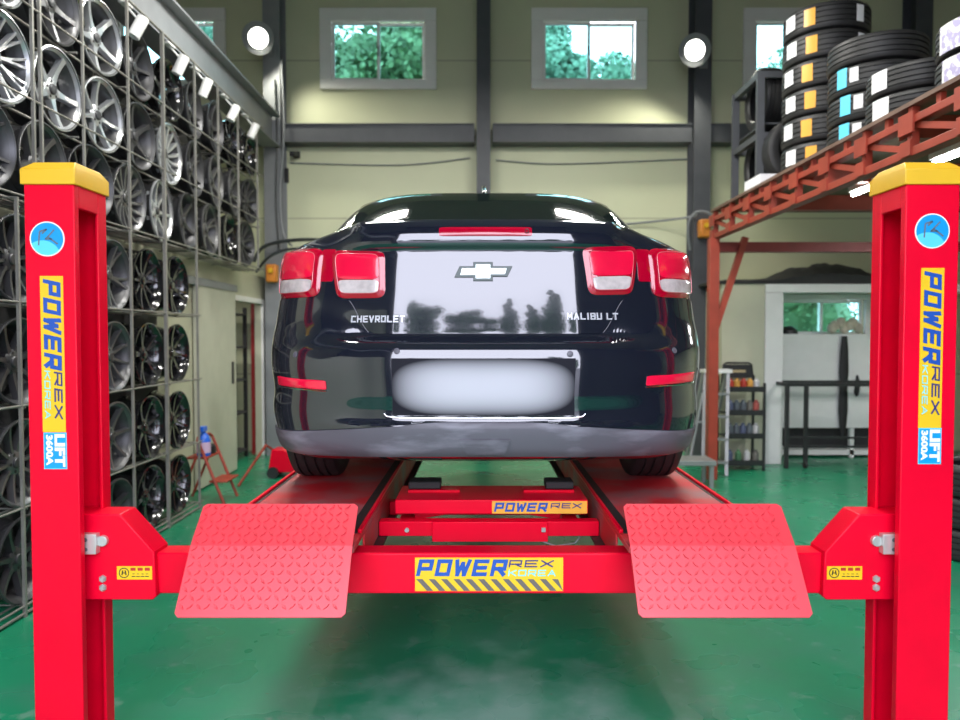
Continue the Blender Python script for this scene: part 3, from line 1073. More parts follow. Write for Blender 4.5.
# inner lamps on the lid, outer lamps wrapping the corner
_tl = {}
for (side, q) in ((-1, ((333, 251), (386, 251), (386.5, 298), (337, 299))),
                  (1, ((581, 247), (635, 247), (631, 295), (588, 295)))):
    lampset(q[0], q[1], q[2], q[3], side)
sin_, zin = SZ(329, 297)
for side in (-1, 1):
    a, b = .655, .955
    c = ((-b, .828), (-a, .826), (-a + .004, 1.012), (-b, 1.022)) if side < 0 else ((a, .826), (b, .828), (b, 1.022), (a - .004, 1.012))
    lampset_sz(list(c), side)
# red joining pieces between the lamp pairs
for side in (-1, 1):
    x = [side * .60, side * .665]
    x.sort()
    lens('lamp_bridge', [(x[0], .885), (x[1], .885), (x[1], 1.008), (x[0], 1.008)], 10, lambda r: .006 - .003 * r, LRED, car)

# high brake lamp
P4 = [SZ(434, 236.5), SZ(530, 236.5), SZ(530, 228), SZ(434, 228)]
P4 = [(-.182, 1.044), (.178, 1.044), (.178, 1.077), (-.182, 1.077)]
bl_ = lens('high_brake_lamp', P4, 12, lambda r: .006 + .003 * (1 - r ** 6), LRED, car)
sA, zA = P4[1][0] - .02, (P4[0][1] + P4[2][1]) / 2
MB().tube([SO(sA + .007 * math.cos(t), zA + .007 * math.sin(t), .0105) + CARO for t in np.linspace(0, 6.2832, 17)], .0016, 6).build('washer_nozzle', STK_K, bl_)
# bumper reflectors
for (px0, py0, px1, py1) in ((281, 378, 327, 387), (642, 374, 691, 384)):
    a = SZ((px0 + px1) / 2, (py0 + py1) / 2)
    z0, z1 = a[1] - .018, a[1] + .018
    s0, s1 = (-.875, -.60) if px0 < 480 else (.60, .875)
    zt = .006 if px0 < 480 else .006
    k = 1 if px0 < 480 else -1
    q = [(s0, z0 + .004 * k), (s1, z0 - .004 * k), (s1, z1 - .006 * k), (s0, z1 + .004 * k)]
    r_ = lens('reflector', q, 14, lambda r: .006 + .003 * (1 - r ** 6), LRED2, car)
    pts = [SO(s, z0 - .004 + .004 * k * (1 - 2 * (s - s0) / (s1 - s0)), .006) + CARO for s in np.linspace(s0, s1, 14)]
    MB().tube(pts, .0025, 6).build('reflector_trim', CHROME, r_)

# emblem
pts = [(302, 375), (330, 312), (405, 312), (405, 288), (512, 288), (512, 312), (620, 312), (592, 371), (512, 371), (512, 396), (405, 396), (405, 375)]
pp = [(400 + x / 5.54, 210 + y / 5.54) for x, y in pts]
c0 = SZ(483.0, 271.7)
e0, e1 = SZ(454.5, 272), SZ(512, 272)
sx_ = (e1[0] - e0[0]) / 57.5
z0_, z1_ = SZ(483, 283)[1], SZ(483, 262)[1]
sz_ = (z1_ - z0_) / 21
sz_pts = [(c0[0] + (x - 483.1) * sx_, c0[1] - (y - 271.7) * sz_) for x, y in pp]
def conform(mb, poly, o0, o1):
    n_ = len(poly)
    mb.add([SO(a, b, o0) + CARO for a, b in poly] + [SO(a, b, o1) + CARO for a, b in poly],
           [tuple(range(n_, 2 * n_))] + [(i, (i + 1) % n_, n_ + (i + 1) % n_, n_ + i) for i in range(n_)])
m = MB()
conform(m, sz_pts, .002, .010)
em = m.build('emblem', DCHROME, car, smooth=20, bevel=.0012)
ins = []
for (x, y), dx_, dy_ in zip(pp, (7, 3, 3, 3, -3, -3, -7, -3, -3, -3, 3, 3), (-1.6, 1.6, 1.6, 1.8, 1.8, 1.6, 1.6, -1.6, -1.6, -1.8, -1.8, -1.6)):
    x, y = x + dx_ * .85, y + dy_ * 1.45
    ins.append((c0[0] + (x - 483.1) * sx_, c0[1] - (y - 271.7) * sz_))
m = MB(); conform(m, ins, .009, .0118)
m.build('emblem_fill', EMBF, em, smooth=20)

def lettering(name, body_, px0, px1, py0, py1, mt, parent):
    a, b = SZ(px0, (py0 + py1) / 2), SZ(px1, (py0 + py1) / 2)
    zt, zb = SZ((px0 + px1) / 2, py0)[1], SZ((px0 + px1) / 2, py1)[1]
    if zt - zb < .021: zt, zb = (zt + zb) / 2 + .0105, (zt + zb) / 2 - .0105
    mb = MB()
    for i, qd in enumerate(stroke_quads(body_, b[0] - a[0], zt - zb, .0052, 0, .3)):
        f = [SO(a[0] + x, zb + y, .0075 + i * 6e-5) + CARO for x, y in qd]
        k = [SO(a[0] + x, zb + y, .003) + CARO for x, y in qd]
        mb.add(f + k, [(0, 1, 2, 3), (0, 4, 5, 1), (1, 5, 6, 2), (2, 6, 7, 3), (3, 7, 4, 0)])
    return mb.build(name, mt, parent, smooth=0, recalc=False)
LET = mat('silver_lettering', (.62, .62, .66), .25, metal=.3, var=.05)
lettering('maker_lettering', 'CHEVROLET', 351.5, 405, 315.5, 322, LET, car)
lettering('model_lettering', 'MALIBU LT', 566.5, 618, 312.5, 320, LET, car)

# number plate (blank), lip under it, sensors, tow cover
def plate_mat():
    m = mat('pale_blank_plate', (.70, .70, .74), .6, var=.02, spec=.1)
    nt = m.node_tree
    b = nt.nodes['Principled BSDF']
    tc = nt.nodes.new('ShaderNodeTexCoord')
    mp = nt.nodes.new('ShaderNodeMapping'); mp.vector_type = 'POINT'
    mp.inputs['Location'].default_value = (-1, -1, -1); mp.inputs['Scale'].default_value = (2, 2, 2)
    nt.links.new(tc.outputs['Generated'], mp.inputs[0])
    sp = nt.nodes.new('ShaderNodeSeparateXYZ'); nt.links.new(mp.outputs[0], sp.inputs[0])
    fac = None
    for ax, p in (('X', 4), ('Z', 2.8)):
        a = nt.nodes.new('ShaderNodeMath'); a.operation = 'ABSOLUTE'; nt.links.new(sp.outputs[ax], a.inputs[0])
        q = nt.nodes.new('ShaderNodeMath'); q.operation = 'POWER'; q.inputs[1].default_value = p; nt.links.new(a.outputs[0], q.inputs[0])
        if fac is None: fac = q
        else:
            s = nt.nodes.new('ShaderNodeMath'); s.operation = 'ADD'; nt.links.new(fac.outputs[0], s.inputs[0]); nt.links.new(q.outputs[0], s.inputs[1]); fac = s
    mx = nt.nodes.new('ShaderNodeMixRGB')
    mx.inputs[1].default_value = (.50, .50, .54, 1); mx.inputs[2].default_value = (.014, .014, .02, 1)
    mx.use_clamp = True
    cl = nt.nodes.new('ShaderNodeClamp'); nt.links.new(fac.outputs[0], cl.inputs[0])
    nt.links.new(cl.outputs[0], mx.inputs[0]); nt.links.new(mx.outputs[0], b.inputs['Base Color'])
    return m
a, b = SZ(393, 390), SZ(574, 390)
zt, zb = SZ(485, 358)[1], SZ(485, 416)[1]
pm = MB()
rows = [[SO(s, z, .0055) + CARO for s in np.linspace(a[0], b[0], 25)] for z in np.linspace(zb, zt, 9)]
pm.grid(rows)
back = [[SO(s, z, .001) + CARO for s in np.linspace(a[0], b[0], 25)] for z in (zb, zt)]
pm.grid([rows[0], back[0]]); pm.grid([rows[-1], back[1]])
pm.build('number_plate', plate_mat(), car, smooth=60)
pts = []
for (px, py) in ((384, 413), (388, 416.5), (400, 418), (440, 418.3), (485, 418.4), (530, 418.3), (572, 418), (582, 416.5), (586, 413)):
    q = SZ(px, py); pts.append(SO(q[0], q[1], .006) + CARO)
MB().tube(pts, .0026, 8).build('plate_lip', CHROME, car)
for (px, py) in ((398, 352), (570.5, 353.5), (674, 351), (296, 355)):
    q = SZ(px, py)
    c_ = SO(q[0], q[1], .003) + CARO
    N_ = SN(*q)
    M_ = N_.to_track_quat('Z', 'Y').to_matrix()
    MB().lathe([(.0115, 0), (.0115, .002), (.009, .0035), (0, .0035)], c_, 'z', 20, M=M_).build('parking_sensor', CARD, car)
q = [SZ(466, 452), SZ(504, 452), SZ(512, 438), SZ(458, 438)]
tc_ = lens('tow_cover', q, 16, lambda r: .0165, CARD, trim, rings=4)
# seam line of the boot and bumper: dark seal
# greenhouse: cross sections along the car
GY = [.46, .56, .70, .85, 1.0, 1.15, 1.35, 1.6, 1.9, 2.3, 2.6, 2.9, 3.2, 3.5]
GT = pchip(GY, [1.085, 1.12, 1.20, 1.28, 1.35, 1.405, 1.447, 1.470, 1.475, 1.455, 1.40, 1.30, 1.17, 1.03])
GW = pchip(GY, [.71, .73, .748, .748, .745, .745, .745, .75, .75, .75, .75, .75, .74, .73])
def G(u, y, o=0):
    n_ = 3.2 + .9 * sstep(.6, 1.3, y)
    w_, t = GW(y), GT(y)
    h = t - .98
    # equal-angle superellipse
    th = u * math.pi / 2
    x = w_ * math.copysign(abs(math.sin(th)) ** (2 / n_), u)
    z = .98 + h * abs(math.cos(th)) ** (2 / n_)
    return Vector((x, y, z))
def GO(u, y, o):
    e = .01
    du = G(min(u + e, 1), y) - G(max(u - e, -1), y)
    dy = G(u, min(y + e, 3.5)) - G(u, max(y - e, .46))
    nn = dy.cross(du).normalized()
    if nn.z < -.2: nn = -nn
    return G(u, y) - nn * 0 + (nn if nn.dot(Vector((math.copysign(1, u) * .3, -.2, 1))) > 0 else -nn) * o
us = np.linspace(-1, 1, 61)
ys = np.linspace(.46, 3.5, 62)
m = MB()
m.grid([[G(u, y) + CARO for u in us] for y in ys])
m.build('roof', CARP, car, smooth=60)
def gpatch(name, yr, u0, u1, m_, o=.004, label=None):
    """yr: list of y; u0/u1 functions of y"""
    mb = MB()
    mb.grid([[GO(u0(y) + (u1(y) - u0(y)) * k / 24, y, o) + CARO for k in range(25)] for y in yr])
    return mb.build(name, m_, car, smooth=60)
gpatch('rear_window', np.linspace(.50, 1.13, 20), lambda y: -.50 + .02 * (y - .5), lambda y: .50 - .02 * (y - .5), GLASSD)
gpatch('windscreen', np.linspace(2.45, 3.3, 16), lambda y: -.56, lambda y: .56, GLASSD)
for s in (-1, 1):
    gpatch('side_window', np.linspace(1.15, 3.0, 24), lambda y: s * .74, lambda y: s * .955, GLASSD)
# antenna fin
m = MB()
yc_, zc_ = 1.42, GT(1.42)
fin = [(-.10, -.004), (.09, -.004), (.05, .018), (-.02, .04), (-.075, .062), (-.10, .060)]
m.prism([(CX0 - .012, CY0 + yc_ - y, ZR + zc_ + z) for y, z in fin], (.024, 0, 0))
m.build('antenna_fin', CARP, car, bevel=.008)

# car wheels
def tyre_prof(r, w_, rim):
    h = w_ / 2
    p = [(rim, -h * .80), (rim + .012, -h * .92), ((r + rim) / 2, -h), (r - .03, -h * .97), (r - .010, -h * .88)]
    g = [-.55, -.2, .2, .55]
    p += [(r - .002, -h * .75)]
    for q in g:
        p += [(r, h * (q - .055)), (r - .009, h * (q - .04)), (r - .009, h * (q + .04)), (r, h * (q + .055))]
    p += [(r - .002, h * .75), (r - .010, h * .88), (r - .03, h * .97), ((r + rim) / 2, h), (rim + .012, h * .92), (rim, h * .80)]
    return p
def spoke_wheel(n, style, rad, wid):
    """returns (barrel MB, spokes MB, cap MB) for a wheel facing +x"""
    hw = wid / 2
    b = MB()
    b.lathe([(rad, -hw), (rad, -hw + .012), (rad - .02, -hw + .03), (rad - .028, -.03), (rad - .045, .0), (rad - .028, .05), (rad - .018, hw - .025), (rad, hw - .014), (rad, hw - .002),
             (rad - .008, hw), (rad - .020, hw - .018), (rad - .032, hw - .03), (rad - .038, .04), (rad - .055, .0), (rad - .038, -.04), (rad - .03, -hw + .02), (rad - .008, -hw)], axis='x', n=40, closed=True)
    sp = MB()
    st = {'five': (.034, .024, 0), 'seven': (.023, .017, 0), 'twin': (.012, .010, .115), 'ten': (.012, .010, 0), 'mesh': (.009, .009, .05), 'fan': (.011, .016, 0), 'wide': (.05, .075, 0)}[style]
    wi, wo, split = st
    r0, r1 = .045, rad - .020
    xs_ = lambda r: hw - .045 + .030 * ((r - r0) / (r1 - r0)) ** 2
    for k in range(n):
        for q in ((-1, 1) if split else (0,)):
            a0 = 2 * math.pi * k / n + q * split * .35
            a1 = 2 * math.pi * k / n + q * split * (1.35 if style == 'twin' else 2.2)
            if style == 'fan': a1 += .22
            vs = []
            NS = 5
            for i in range(NS):
                f = i / (NS - 1)
                r = r0 + (r1 - r0) * f
                an = a0 + (a1 - a0) * f
                wd_ = wi + (wo - wi) * f
                if style in ('five', 'seven') : wd_ = wi * (1 - 1.2 * f * (1 - f)) + (wo - wi) * f
                er, et = Vector((0, math.cos(an), math.sin(an))), Vector((0, -math.sin(an), math.cos(an)))
                x = xs_(r)
                for (dx_, sg) in ((0, -.75), (0, .75), (-.035, 1.0), (-.035, -1.0)):
                    vs.append(er * r + et * (wd_ * sg) + Vector((x + dx_, 0, 0)))
            fs = [(3, 2, 1, 0), tuple((NS - 1) * 4 + i for i in range(4))]
            for i in range(NS - 1):
                for e in range(4):
                    e2 = (e + 1) % 4
                    fs.append((i * 4 + e, i * 4 + e2, (i + 1) * 4 + e2, (i + 1) * 4 + e))
            sp.add(vs, fs)
    sp.lathe([(rad + .0005, hw - .013), (rad + .001, hw - .001), (rad - .007, hw + .001), (rad - .015, hw - .010), (rad - .025, hw - .022), (rad - .020, hw - .027)], axis='x', n=40, closed=True)
    sp.lathe([(0, hw - .09), (.068, hw - .09), (.068, hw - .052), (.055, hw - .042), (0, hw - .042)], axis='x', n=30)
    sp.c = 1
    for k in range(5):
        an = 2 * math.pi * (k + .5) / 5
        sp.lathe([(0, hw - .047), (.009, hw - .047), (.009, hw - .0405), (0, hw - .0405)], (0, .047 * math.cos(an), .047 * math.sin(an)), 'x', 10)
    cap = MB()
    cap.lathe([(.031, hw - .045), (.031, hw - .036), (.026, hw - .031), (0, hw - .029)], axis='x', n=24)
    return b, sp, cap
BARREL = mat('shade_dark_barrel', (.075, .075, .078), .42, metal=.5, var=.2)  # barrel colour darkened so the gaps between spokes look shaded
ALLOY_S = mat('bright_silver_alloy', (.66, .68, .70), .28, metal=.75, var=.1)
ALLOY_G = mat('gunmetal_alloy', (.20, .20, .205), .35, metal=.75, var=.15)
ALLOY_D = mat('dark_grey_alloy', (.085, .085, .09), .38, metal=.6, var=.15)
ALLOY_K = mat('gloss_black_alloy', (.012, .012, .013), .16, coat=.8, var=.1)
LUG = mat('lug_hole', (.012, .012, .012), .6)
for (wy) in (0.97, 3.707):
    for s in (-1, 1):
        c = Vector((CX0 + s * .795, CY0 + wy, ZR + .335))
        t = MB().lathe(tyre_prof(.335, .228, .225), c, 'x', 64, closed=True).build('tyre', TYRE, car, smooth=30)
        b, sp, cap = spoke_wheel(10, 'ten', .228, .20)
        mm = MB()
        for q in (b, sp, cap):
            mm.add([c + Vector((s * v[0], v[1] * s, v[2])) for v in q.v], q.f)
        mm.build('rim', ALLOY_S, t)

# ================================================================== WHEEL RACK ON THE LEFT
XF = -2.43                                   # front plane of the rack
rack = thing('wheel_rack', (XF, 5.5, 0), 'tall grey wire rack along the left wall holding rows of alloy wheels', 'rack')
LOWZ = [.06, .585, 1.13, 1.68]
UPZ = [2.245, 2.78, 3.28]
y0r, y1r, y2r = 2.95, 6.27, 8.15
for y in (3.2, 3.8):
    MB().box(XF - .008, XF + .008, y - .008, y + .008, 0, 2.23).build('upright', WIRE, rack)
for y, hw in ((4.46, .007), (5.03, .008), (5.58, .012), (6.2, .008)):
    MB().box(XF - hw, XF + hw, y - hw, y + hw, 0, 3.82).build('upright', WIRE, rack)
for y in (3.96, 4.03, 6.75, 7.3, 7.92):
    MB().box(XF - .008, XF + .008, y - .008, y + .008, 2.25, 3.82).build('upright', WIRE, rack)
for z in LOWZ:
    m = MB()
    m.tube([(XF, y0r, z), (XF, y1r, z)], .0065, 8)
    for x in (-2.505, -2.65): m.tube([(x, y0r, z - .012), (x, y1r, z - .012)], .007, 8)
    for y in [6.25 - .603 * i for i in range(6)]: m.tube([(XF, y, z - .012), (XP + .006, y, z - .012)], .005, 6)
    if z == LOWZ[0]:
        m.tube([(XF, y0r, .02), (XF, y1r, .02)], .008, 8)
    m.build('shelf', WIRE, rack)
DROP = {2.245: 0, 2.78: .06, 3.28: .055}
for z in UPZ:
    m = MB()
    d = DROP[z]
    m.tube([(XF, y0r, z), (XF, y2r, z)], .0065, 8)
    for x in (-2.50, -2.655): m.tube([(x, y0r, z - d - .012), (x, y2r, z - d - .012)], .008, 8)
    if z == UPZ[0]:
        for x in (-2.56, -2.61, -2.70): m.tube([(x, y0r, z - .012), (x, y2r, z - .012)], .006, 6)
    for y in list(np.arange(3.2, 8.2, .6)): m.tube([(XF, y, z - d - .018), (-3.0, y, z - d - .018)], .006, 6)
    m.tube([(-2.98, y0r, z - d), (-2.98, y2r, z - d)], .008, 8)
    m.build('shelf', WIRE, rack)
m = MB()
for y in (3.2, 4.4, 5.6, 6.8, 8.0):
    m.box(-2.99, -2.97, y - .01, y + .01, 2.24, 3.82)
m.tube([(XF, y0r, 3.82), (XF, y2r, 3.82)], .010, 8)
m.tube([(-2.98, y0r, 3.82), (-2.98, y2r, 3.82)], .010, 8)
m.build('back_frame', WIRE, rack)

MB().box(-3.02, -3.0, y0r, y2r, 2.26, 3.70).build('dark_backing', DARKW, rack)  # dark sheet stands for the dim depth behind the upper shelves
MB().box(XP + .001, XP + .008, y0r, 6.12, .05, 2.18).build('dark_backing', DARKW, rack)  # dark sheet over the beige wall imitates shade behind the lower wheels
WR, WW = .238, .205
_proto = {}
STY = {'five': (5, 'five-spoke'), 'seven': (7, 'seven-spoke'), 'twin': (5, 'twin-spoke'), 'ten': (10, 'ten-spoke'), 'mesh': (10, 'mesh-spoke'), 'fan': (15, 'fine-spoke')}
FIN = {'S': (ALLOY_S, 'bright silver'), 'G': (ALLOY_G, 'gunmetal'), 'D': (ALLOY_D, 'dark grey'), 'K': (ALLOY_K, 'gloss black')}
def wheel(style, fin, loc, label, tilt=0, lean=0):
    key = (style, fin)
    if key not in _proto:
        root = thing('alloy_wheel', loc, label, 'wheel', 'alloy wheels on the rack')
        b, sp, cap = spoke_wheel(STY[style][0], style, WR, WW)
        o = Vector(loc)
        for q in (b, sp, cap): q.v = [tuple(Vector(v) + o) for v in q.v]
        b.build('barrel', BARREL if fin != 'K' else ALLOY_K, root, smooth=40)
        sp.build('spokes', [FIN[fin][0], LUG], root, smooth=40)
        cap.build('hub_cap', ALLOY_D if fin in 'SG' else FIN[fin][0], root, smooth=40)
        _proto[key] = root
    else:
        root = copy_tree(_proto[key])
        root.location = loc
        tag(root, label, 'wheel', 'alloy wheels on the rack')
    root.rotation_euler = (tilt, 0, lean)
    return root
ORD = ['nearest', 'second', 'third', 'fourth', 'fifth', 'sixth', 'seventh', 'eighth', 'ninth', 'tenth']
SHN = ['bottom', 'second', 'third', 'fourth', 'fifth', 'sixth', 'top']
LOWF = {0: [('seven', 'D'), ('ten', 'G'), ('five', 'D'), ('twin', 'K'), ('ten', 'K')],
        1: [('ten', 'G'), ('five', 'D'), ('seven', 'G'), ('seven', 'K'), ('ten', 'K')],
        2: [('seven', 'D'), ('five', 'D'), ('ten', 'G'), ('twin', 'K'), ('seven', 'K')],
        3: [('ten', 'D'), ('seven', 'G'), ('twin', 'G'), ('ten', 'K'), ('twin', 'K')]}
rnd = random.Random(3)
for r, z in enumerate(LOWZ):
    for i in range(5):
        y = 3.87 + .5 * i
        st_, fi_ = LOWF[r][i]
        wheel(st_, fi_, (-2.565, y, z - .005 + math.sqrt(WR ** 2 - .0725 ** 2) + .009), '%s %s alloy wheel, %s along the %s shelf up of the wire rack' % (FIN[fi_][1], STY[st_][1], ORD[i], SHN[r]),
              tilt=rnd.uniform(0, 1.2))
UPF = {0: [('twin', 'D'), ('five', 'G'), ('ten', 'D'), ('fan', 'G'), ('seven', 'S'), ('five', 'D'), ('twin', 'G'), ('five', 'K'), ('mesh', 'D')],
       1: [('mesh', 'S'), ('five', 'S'), ('seven', 'S'), ('five', 'D'), ('fan', 'S'), ('twin', 'D'), ('five', 'G'), ('twin', 'G'), ('ten', 'D')],
       2: [('twin', 'S'), ('five', 'G'), ('five', 'S'), ('seven', 'D'), ('five', 'K'), ('twin', 'D'), ('five', 'D'), ('ten', 'K'), ('five', 'K')]}
for r, z in enumerate(UPZ):
    for i in range(9):
        y = 3.72 + .505 * i + (-.1 if r == 0 else .06)
        st_, fi_ = UPF[r][i]
        wheel(st_, fi_, (-2.575, y, z - DROP[z] - .004 + math.sqrt(WR ** 2 - .0775 ** 2) + .009), '%s %s alloy wheel, %s along the %s shelf up of the wire rack' % (FIN[fi_][1], STY[st_][1], ORD[i], SHN[r + 4]),
              tilt=rnd.uniform(0, 1.2), lean=rnd.uniform(-.10, .10))

# spotlights under the long beam
BXM = BXB
for i, (px, py) in enumerate(((135, 33), (177, 73), (202, 93), (230, 114), (250, 135))):
    Y = -2.45 * F / (px - CX)
    zc = W(px, py, Y).z
    names = ['nearest', 'second', 'third', 'fourth', 'farthest']
    sp = thing('track_spotlight', (BXB - .01, Y, 3.83), 'white cylinder spotlight under the long grey beam, %s of the five' % names[i], 'spotlight', 'spotlights under the long beam')
    MB().box(BXB - .035, BXB + .015, Y - .06, Y + .06, 3.81, 3.829).build('track_adapter', WHITE, sp, bevel=.003)
    MB().tube([(BXB - .01, Y, 3.812), (BXB + .072, Y, 3.72)], .008, 8).build('arm', WHITE, sp)
    ax = Vector((-.35, -.2 + .1 * (i % 3), -.85)).normalized()
    c = Vector((BXB + .08, Y, 3.66))
    M_ = ax.to_track_quat('Z', 'Y').to_matrix()
    m = MB()
    m.lathe([(0, -.08), (.036, -.08), (.041, -.07), (.041, .08), (.036, .08), (.036, .06), (0, .06)], c, 'z', 20, M=M_)
    m.build('lamp_head', WHITE, sp)

# flood lamps on the two wall columns
for (px, py, cx, lab) in ((258, 38, COLX[0], 'round lit floodlight on the left wall column'), (695, 50, COLX[2], 'round lit floodlight on the right wall column')):
    p = W(px, py, 8.72)
    fl = thing('flood_lamp', (p.x, 8.72, p.z), lab, 'lamp', 'wall floodlights')
    ax = Vector((-p.x * .2, -.86, -.45)).normalized()
    M_ = ax.to_track_quat('Z', 'Y').to_matrix()
    MB().lathe([(0, -.14), (.07, -.14), (.10, -.09), (.185, -.02), (.19, .012), (.172, .012)], p, 'z', 32, M=M_).build('housing', STEEL_L, fl)
    MB().lathe([(0, .018), (.10, .014), (.171, .006), (.171, -.004), (0, -.004)], p, 'z', 32, M=M_).build('lamp_glass', LAMP_ON, fl)
    MB().bar((p.x, 8.86, p.z - .02), (cx, 8.995, p.z - .05), .04, .04).box(cx - .05, cx + .05, 8.985, 8.999, p.z - .12, p.z + .05).build('bracket', STEEL_L, fl)
    l = bpy.data.lights.new('flood_light', 'SPOT')
    l.energy = 130; l.spot_size = R(130); l.spot_blend = .5; l.shadow_soft_size = .12; l.color = (1, .97, .82)
    lo = bpy.data.objects.new('flood_light', l); COL.objects.link(lo); lo.parent = fl
    lo.location = tuple(ax * .06)
    lo.rotation_euler = Vector((-p.x * .12, -.12, -.85)).to_track_quat('-Z', 'Y').to_euler()

# conduits and hoses at the columns
def cable(name, pts, r, mt, label, cat='cable', **k):
    pts = [Vector(p) for p in pts]
    fine = []
    for i in range(len(pts) - 1):
        p0, p1, p2, p3 = pts[max(i - 1, 0)], pts[i], pts[i + 1], pts[min(i + 2, len(pts) - 1)]
        for t in np.linspace(0, 1, 8)[:-1]:
            fine.append(.5 * ((2 * p1) + (-p0 + p2) * t + (2 * p0 - 5 * p1 + 4 * p2 - p3) * t * t + (-p0 + 3 * p1 - 3 * p2 + p3) * t ** 3))
    fine.append(pts[-1])
    return tag(MB().tube(fine, r, 8).build(name, mt, loc=tuple(pts[0]), **k), label, cat)
Yh = 8.85
cable('air_hose', [W(254, 262, Yh), W(262, 248, Yh), W(285, 241, Yh), W(320, 240, Yh), W(345, 246, Yh)], .022, HOSE, 'thick black hose arching from the left column towards the car')
cable('air_hose', [W(256, 272, Yh), W(268, 258, Yh - .05), W(285, 250, Yh - .05), W(312, 249, Yh - .05), W(345, 256, Yh - .05)], .018, HOSE, 'lower thin black hose arching from the left column behind the car')
cable('power_cable', [W(281, 60, 8.97), W(284, 130, 8.97), W(280, 190, 8.97), W(283, 232, 8.95), W(292, 246, 8.9)], .013, STEEL_L, 'grey cable running down the left wall column')
cable('power_cable', [W(275, 80, 8.97), W(277, 140, 8.97), W(276, 200, 8.97), W(279, 250, 8.95)], .012, HOSE, 'black cable running down the left wall column')
cable('power_cable', [W(600, 226, 9.2), W(650, 222, 9.2), W(690, 217, 8.95), W(697, 214, 8.9)], .014, STEEL_L, 'grey cable sagging along the back wall to the right column')
cable('power_cable', [W(690, 250, 8.95), W(688, 225, 8.82), W(697, 212, 8.82), W(712, 216, 8.82), W(716, 236, 8.82)], .016, STEEL_L, 'loop of grey cable on the right wall column')
cable('wall_cable', [W(290, 163, 9.28), W(400, 165, 9.28), W(470, 158, 9.28)], .008, STEEL_L, 'thin cable along the back wall left of the middle column')
cable('wall_cable', [W(496, 160, 9.28), W(560, 164, 9.28), W(688, 159, 9.28)], .008, STEEL_L, 'thin cable along the back wall right of the middle column')
for (px, py, lab) in ((271, 273, 'orange plastic box on the left wall column'), (706, 228, 'orange plastic box on the right wall column')):
    p = W(px, py, 8.85)
    o = thing('junction_box', (p.x, 8.85, p.z), lab, 'box', 'orange boxes on the columns')
    MB().box(p.x - .07, p.x + .06, 8.85, 8.99, p.z - .11, p.z + .11).build('case', ORANGE, o, bevel=.02)
    MB().lathe([(.03, 0), (.03, .03), (0, .03)], (p.x, 8.82, p.z + .03), 'y', 16).build('knob', YEL, o)
p = W(296, 154, 9.2)
o = thing('wall_camera', (p.x, 9.2, p.z), 'small black camera on the back wall beside the left column', 'camera')
MB().box(p.x - .05, p.x + .03, 9.26, 9.299, p.z - .03, p.z + .05).build('mount', BLACK, o, bevel=.004)
MB().bar((p.x - .01, 9.27, p.z + .01), (p.x - .03, 9.1, p.z - .02), .06, .06).build('lens_housing', BLACK, o, bevel=.006)
p = W(286, 175, 9.25)
tag(MB().box(p.x - .025, p.x + .025, 9.26, 9.299, p.z - .09, p.z + .09).build('wall_switch', BLACK, loc=(p.x, 9.28, p.z), bevel=.004), 'small black switch under the camera on the back wall', 'switch')

# ================================================================== MEZZANINE
XT = 2.45
MY0, MY1 = 1.6, 7.6
ZD = 2.82
mez = thing('mezzanine', (XT, MY1, 0), 'red steel truss mezzanine with plywood deck carrying stacks of tyres', 'mezzanine')
MB().box(XT - .03, XR - .002, MY0, MY1, ZD - .025, ZD).build('deck', WOOD, mez)
m = MB()
m.box(XT - .03, XT + .05, MY0, MY1, 2.69, 2.735)
m.build('top_chord', MEZ, mez, bevel=.004)
MB().box(XT - .03, XT + .05, MY0, MY1, 2.51, 2.56).build('bottom_chord', MEZ, mez, bevel=.004)
MB().box(XT + .17, XR - .01, MY0, MY1, ZD, ZD + .075).build('raised_boards', WOOD, mez)
nodes = list(np.arange(MY1 - .05, MY0, -.49))
for i, y in enumerate(nodes):
    MB().box(XT - .015, XT + .03, y - .022, y + .022, 2.56, 2.69).build('truss_post', MEZ, mez)
    MB().box(XT - .042, XT - .030, y - .07, y + .07, 2.64, 2.755).box(XT - .042, XT - .030, y - .05, y + .05, 2.515, 2.60).build('gusset_plate', MEZ, mez)
    MB().box(XT - .015, XT + .03, y - .02, y + .02, 2.735, 2.795).build('deck_stub', MEZ, mez)
    MB().box(XT - .01, XT + .02, y - .265, y - .225, 2.735, 2.795).build('deck_stub', MEZ, mez)
    if i + 1 < len(nodes):
        MB().bar((XT + .008, y - .03, 2.69), (XT + .008, nodes[i + 1] + .03, 2.56), .036, .036).build('diagonal', MEZ, mez)
for y in np.arange(MY0 + .3, MY1, 1.2):
    MB().box(XT + .052, XR - .01, y - .04, y + .04, 2.66, ZD - .026).build('joist', MEZ, mez)
pc = W(713, 300, 7.5)
MB().box(pc.x - .05, pc.x + .05, 7.45, 7.55, 0, 2.509).build('column', MEZ, mez, bevel=.004)
MB().bar((pc.x + .02, 7.5, W(714, 330, 7.5).z), (W(745, 262, 7.5).x, 7.5, 2.52), .06, .06).build('corner_brace', MEZ, mez)
zb = W(800, 248, 7.6).z
MB().box(pc.x + .051, XR - .01, 7.50, 7.60, zb - .05, zb + .05).build('cross_beam', mat('dark_red_steel', (.26, .03, .025), .5, var=.2), mez)
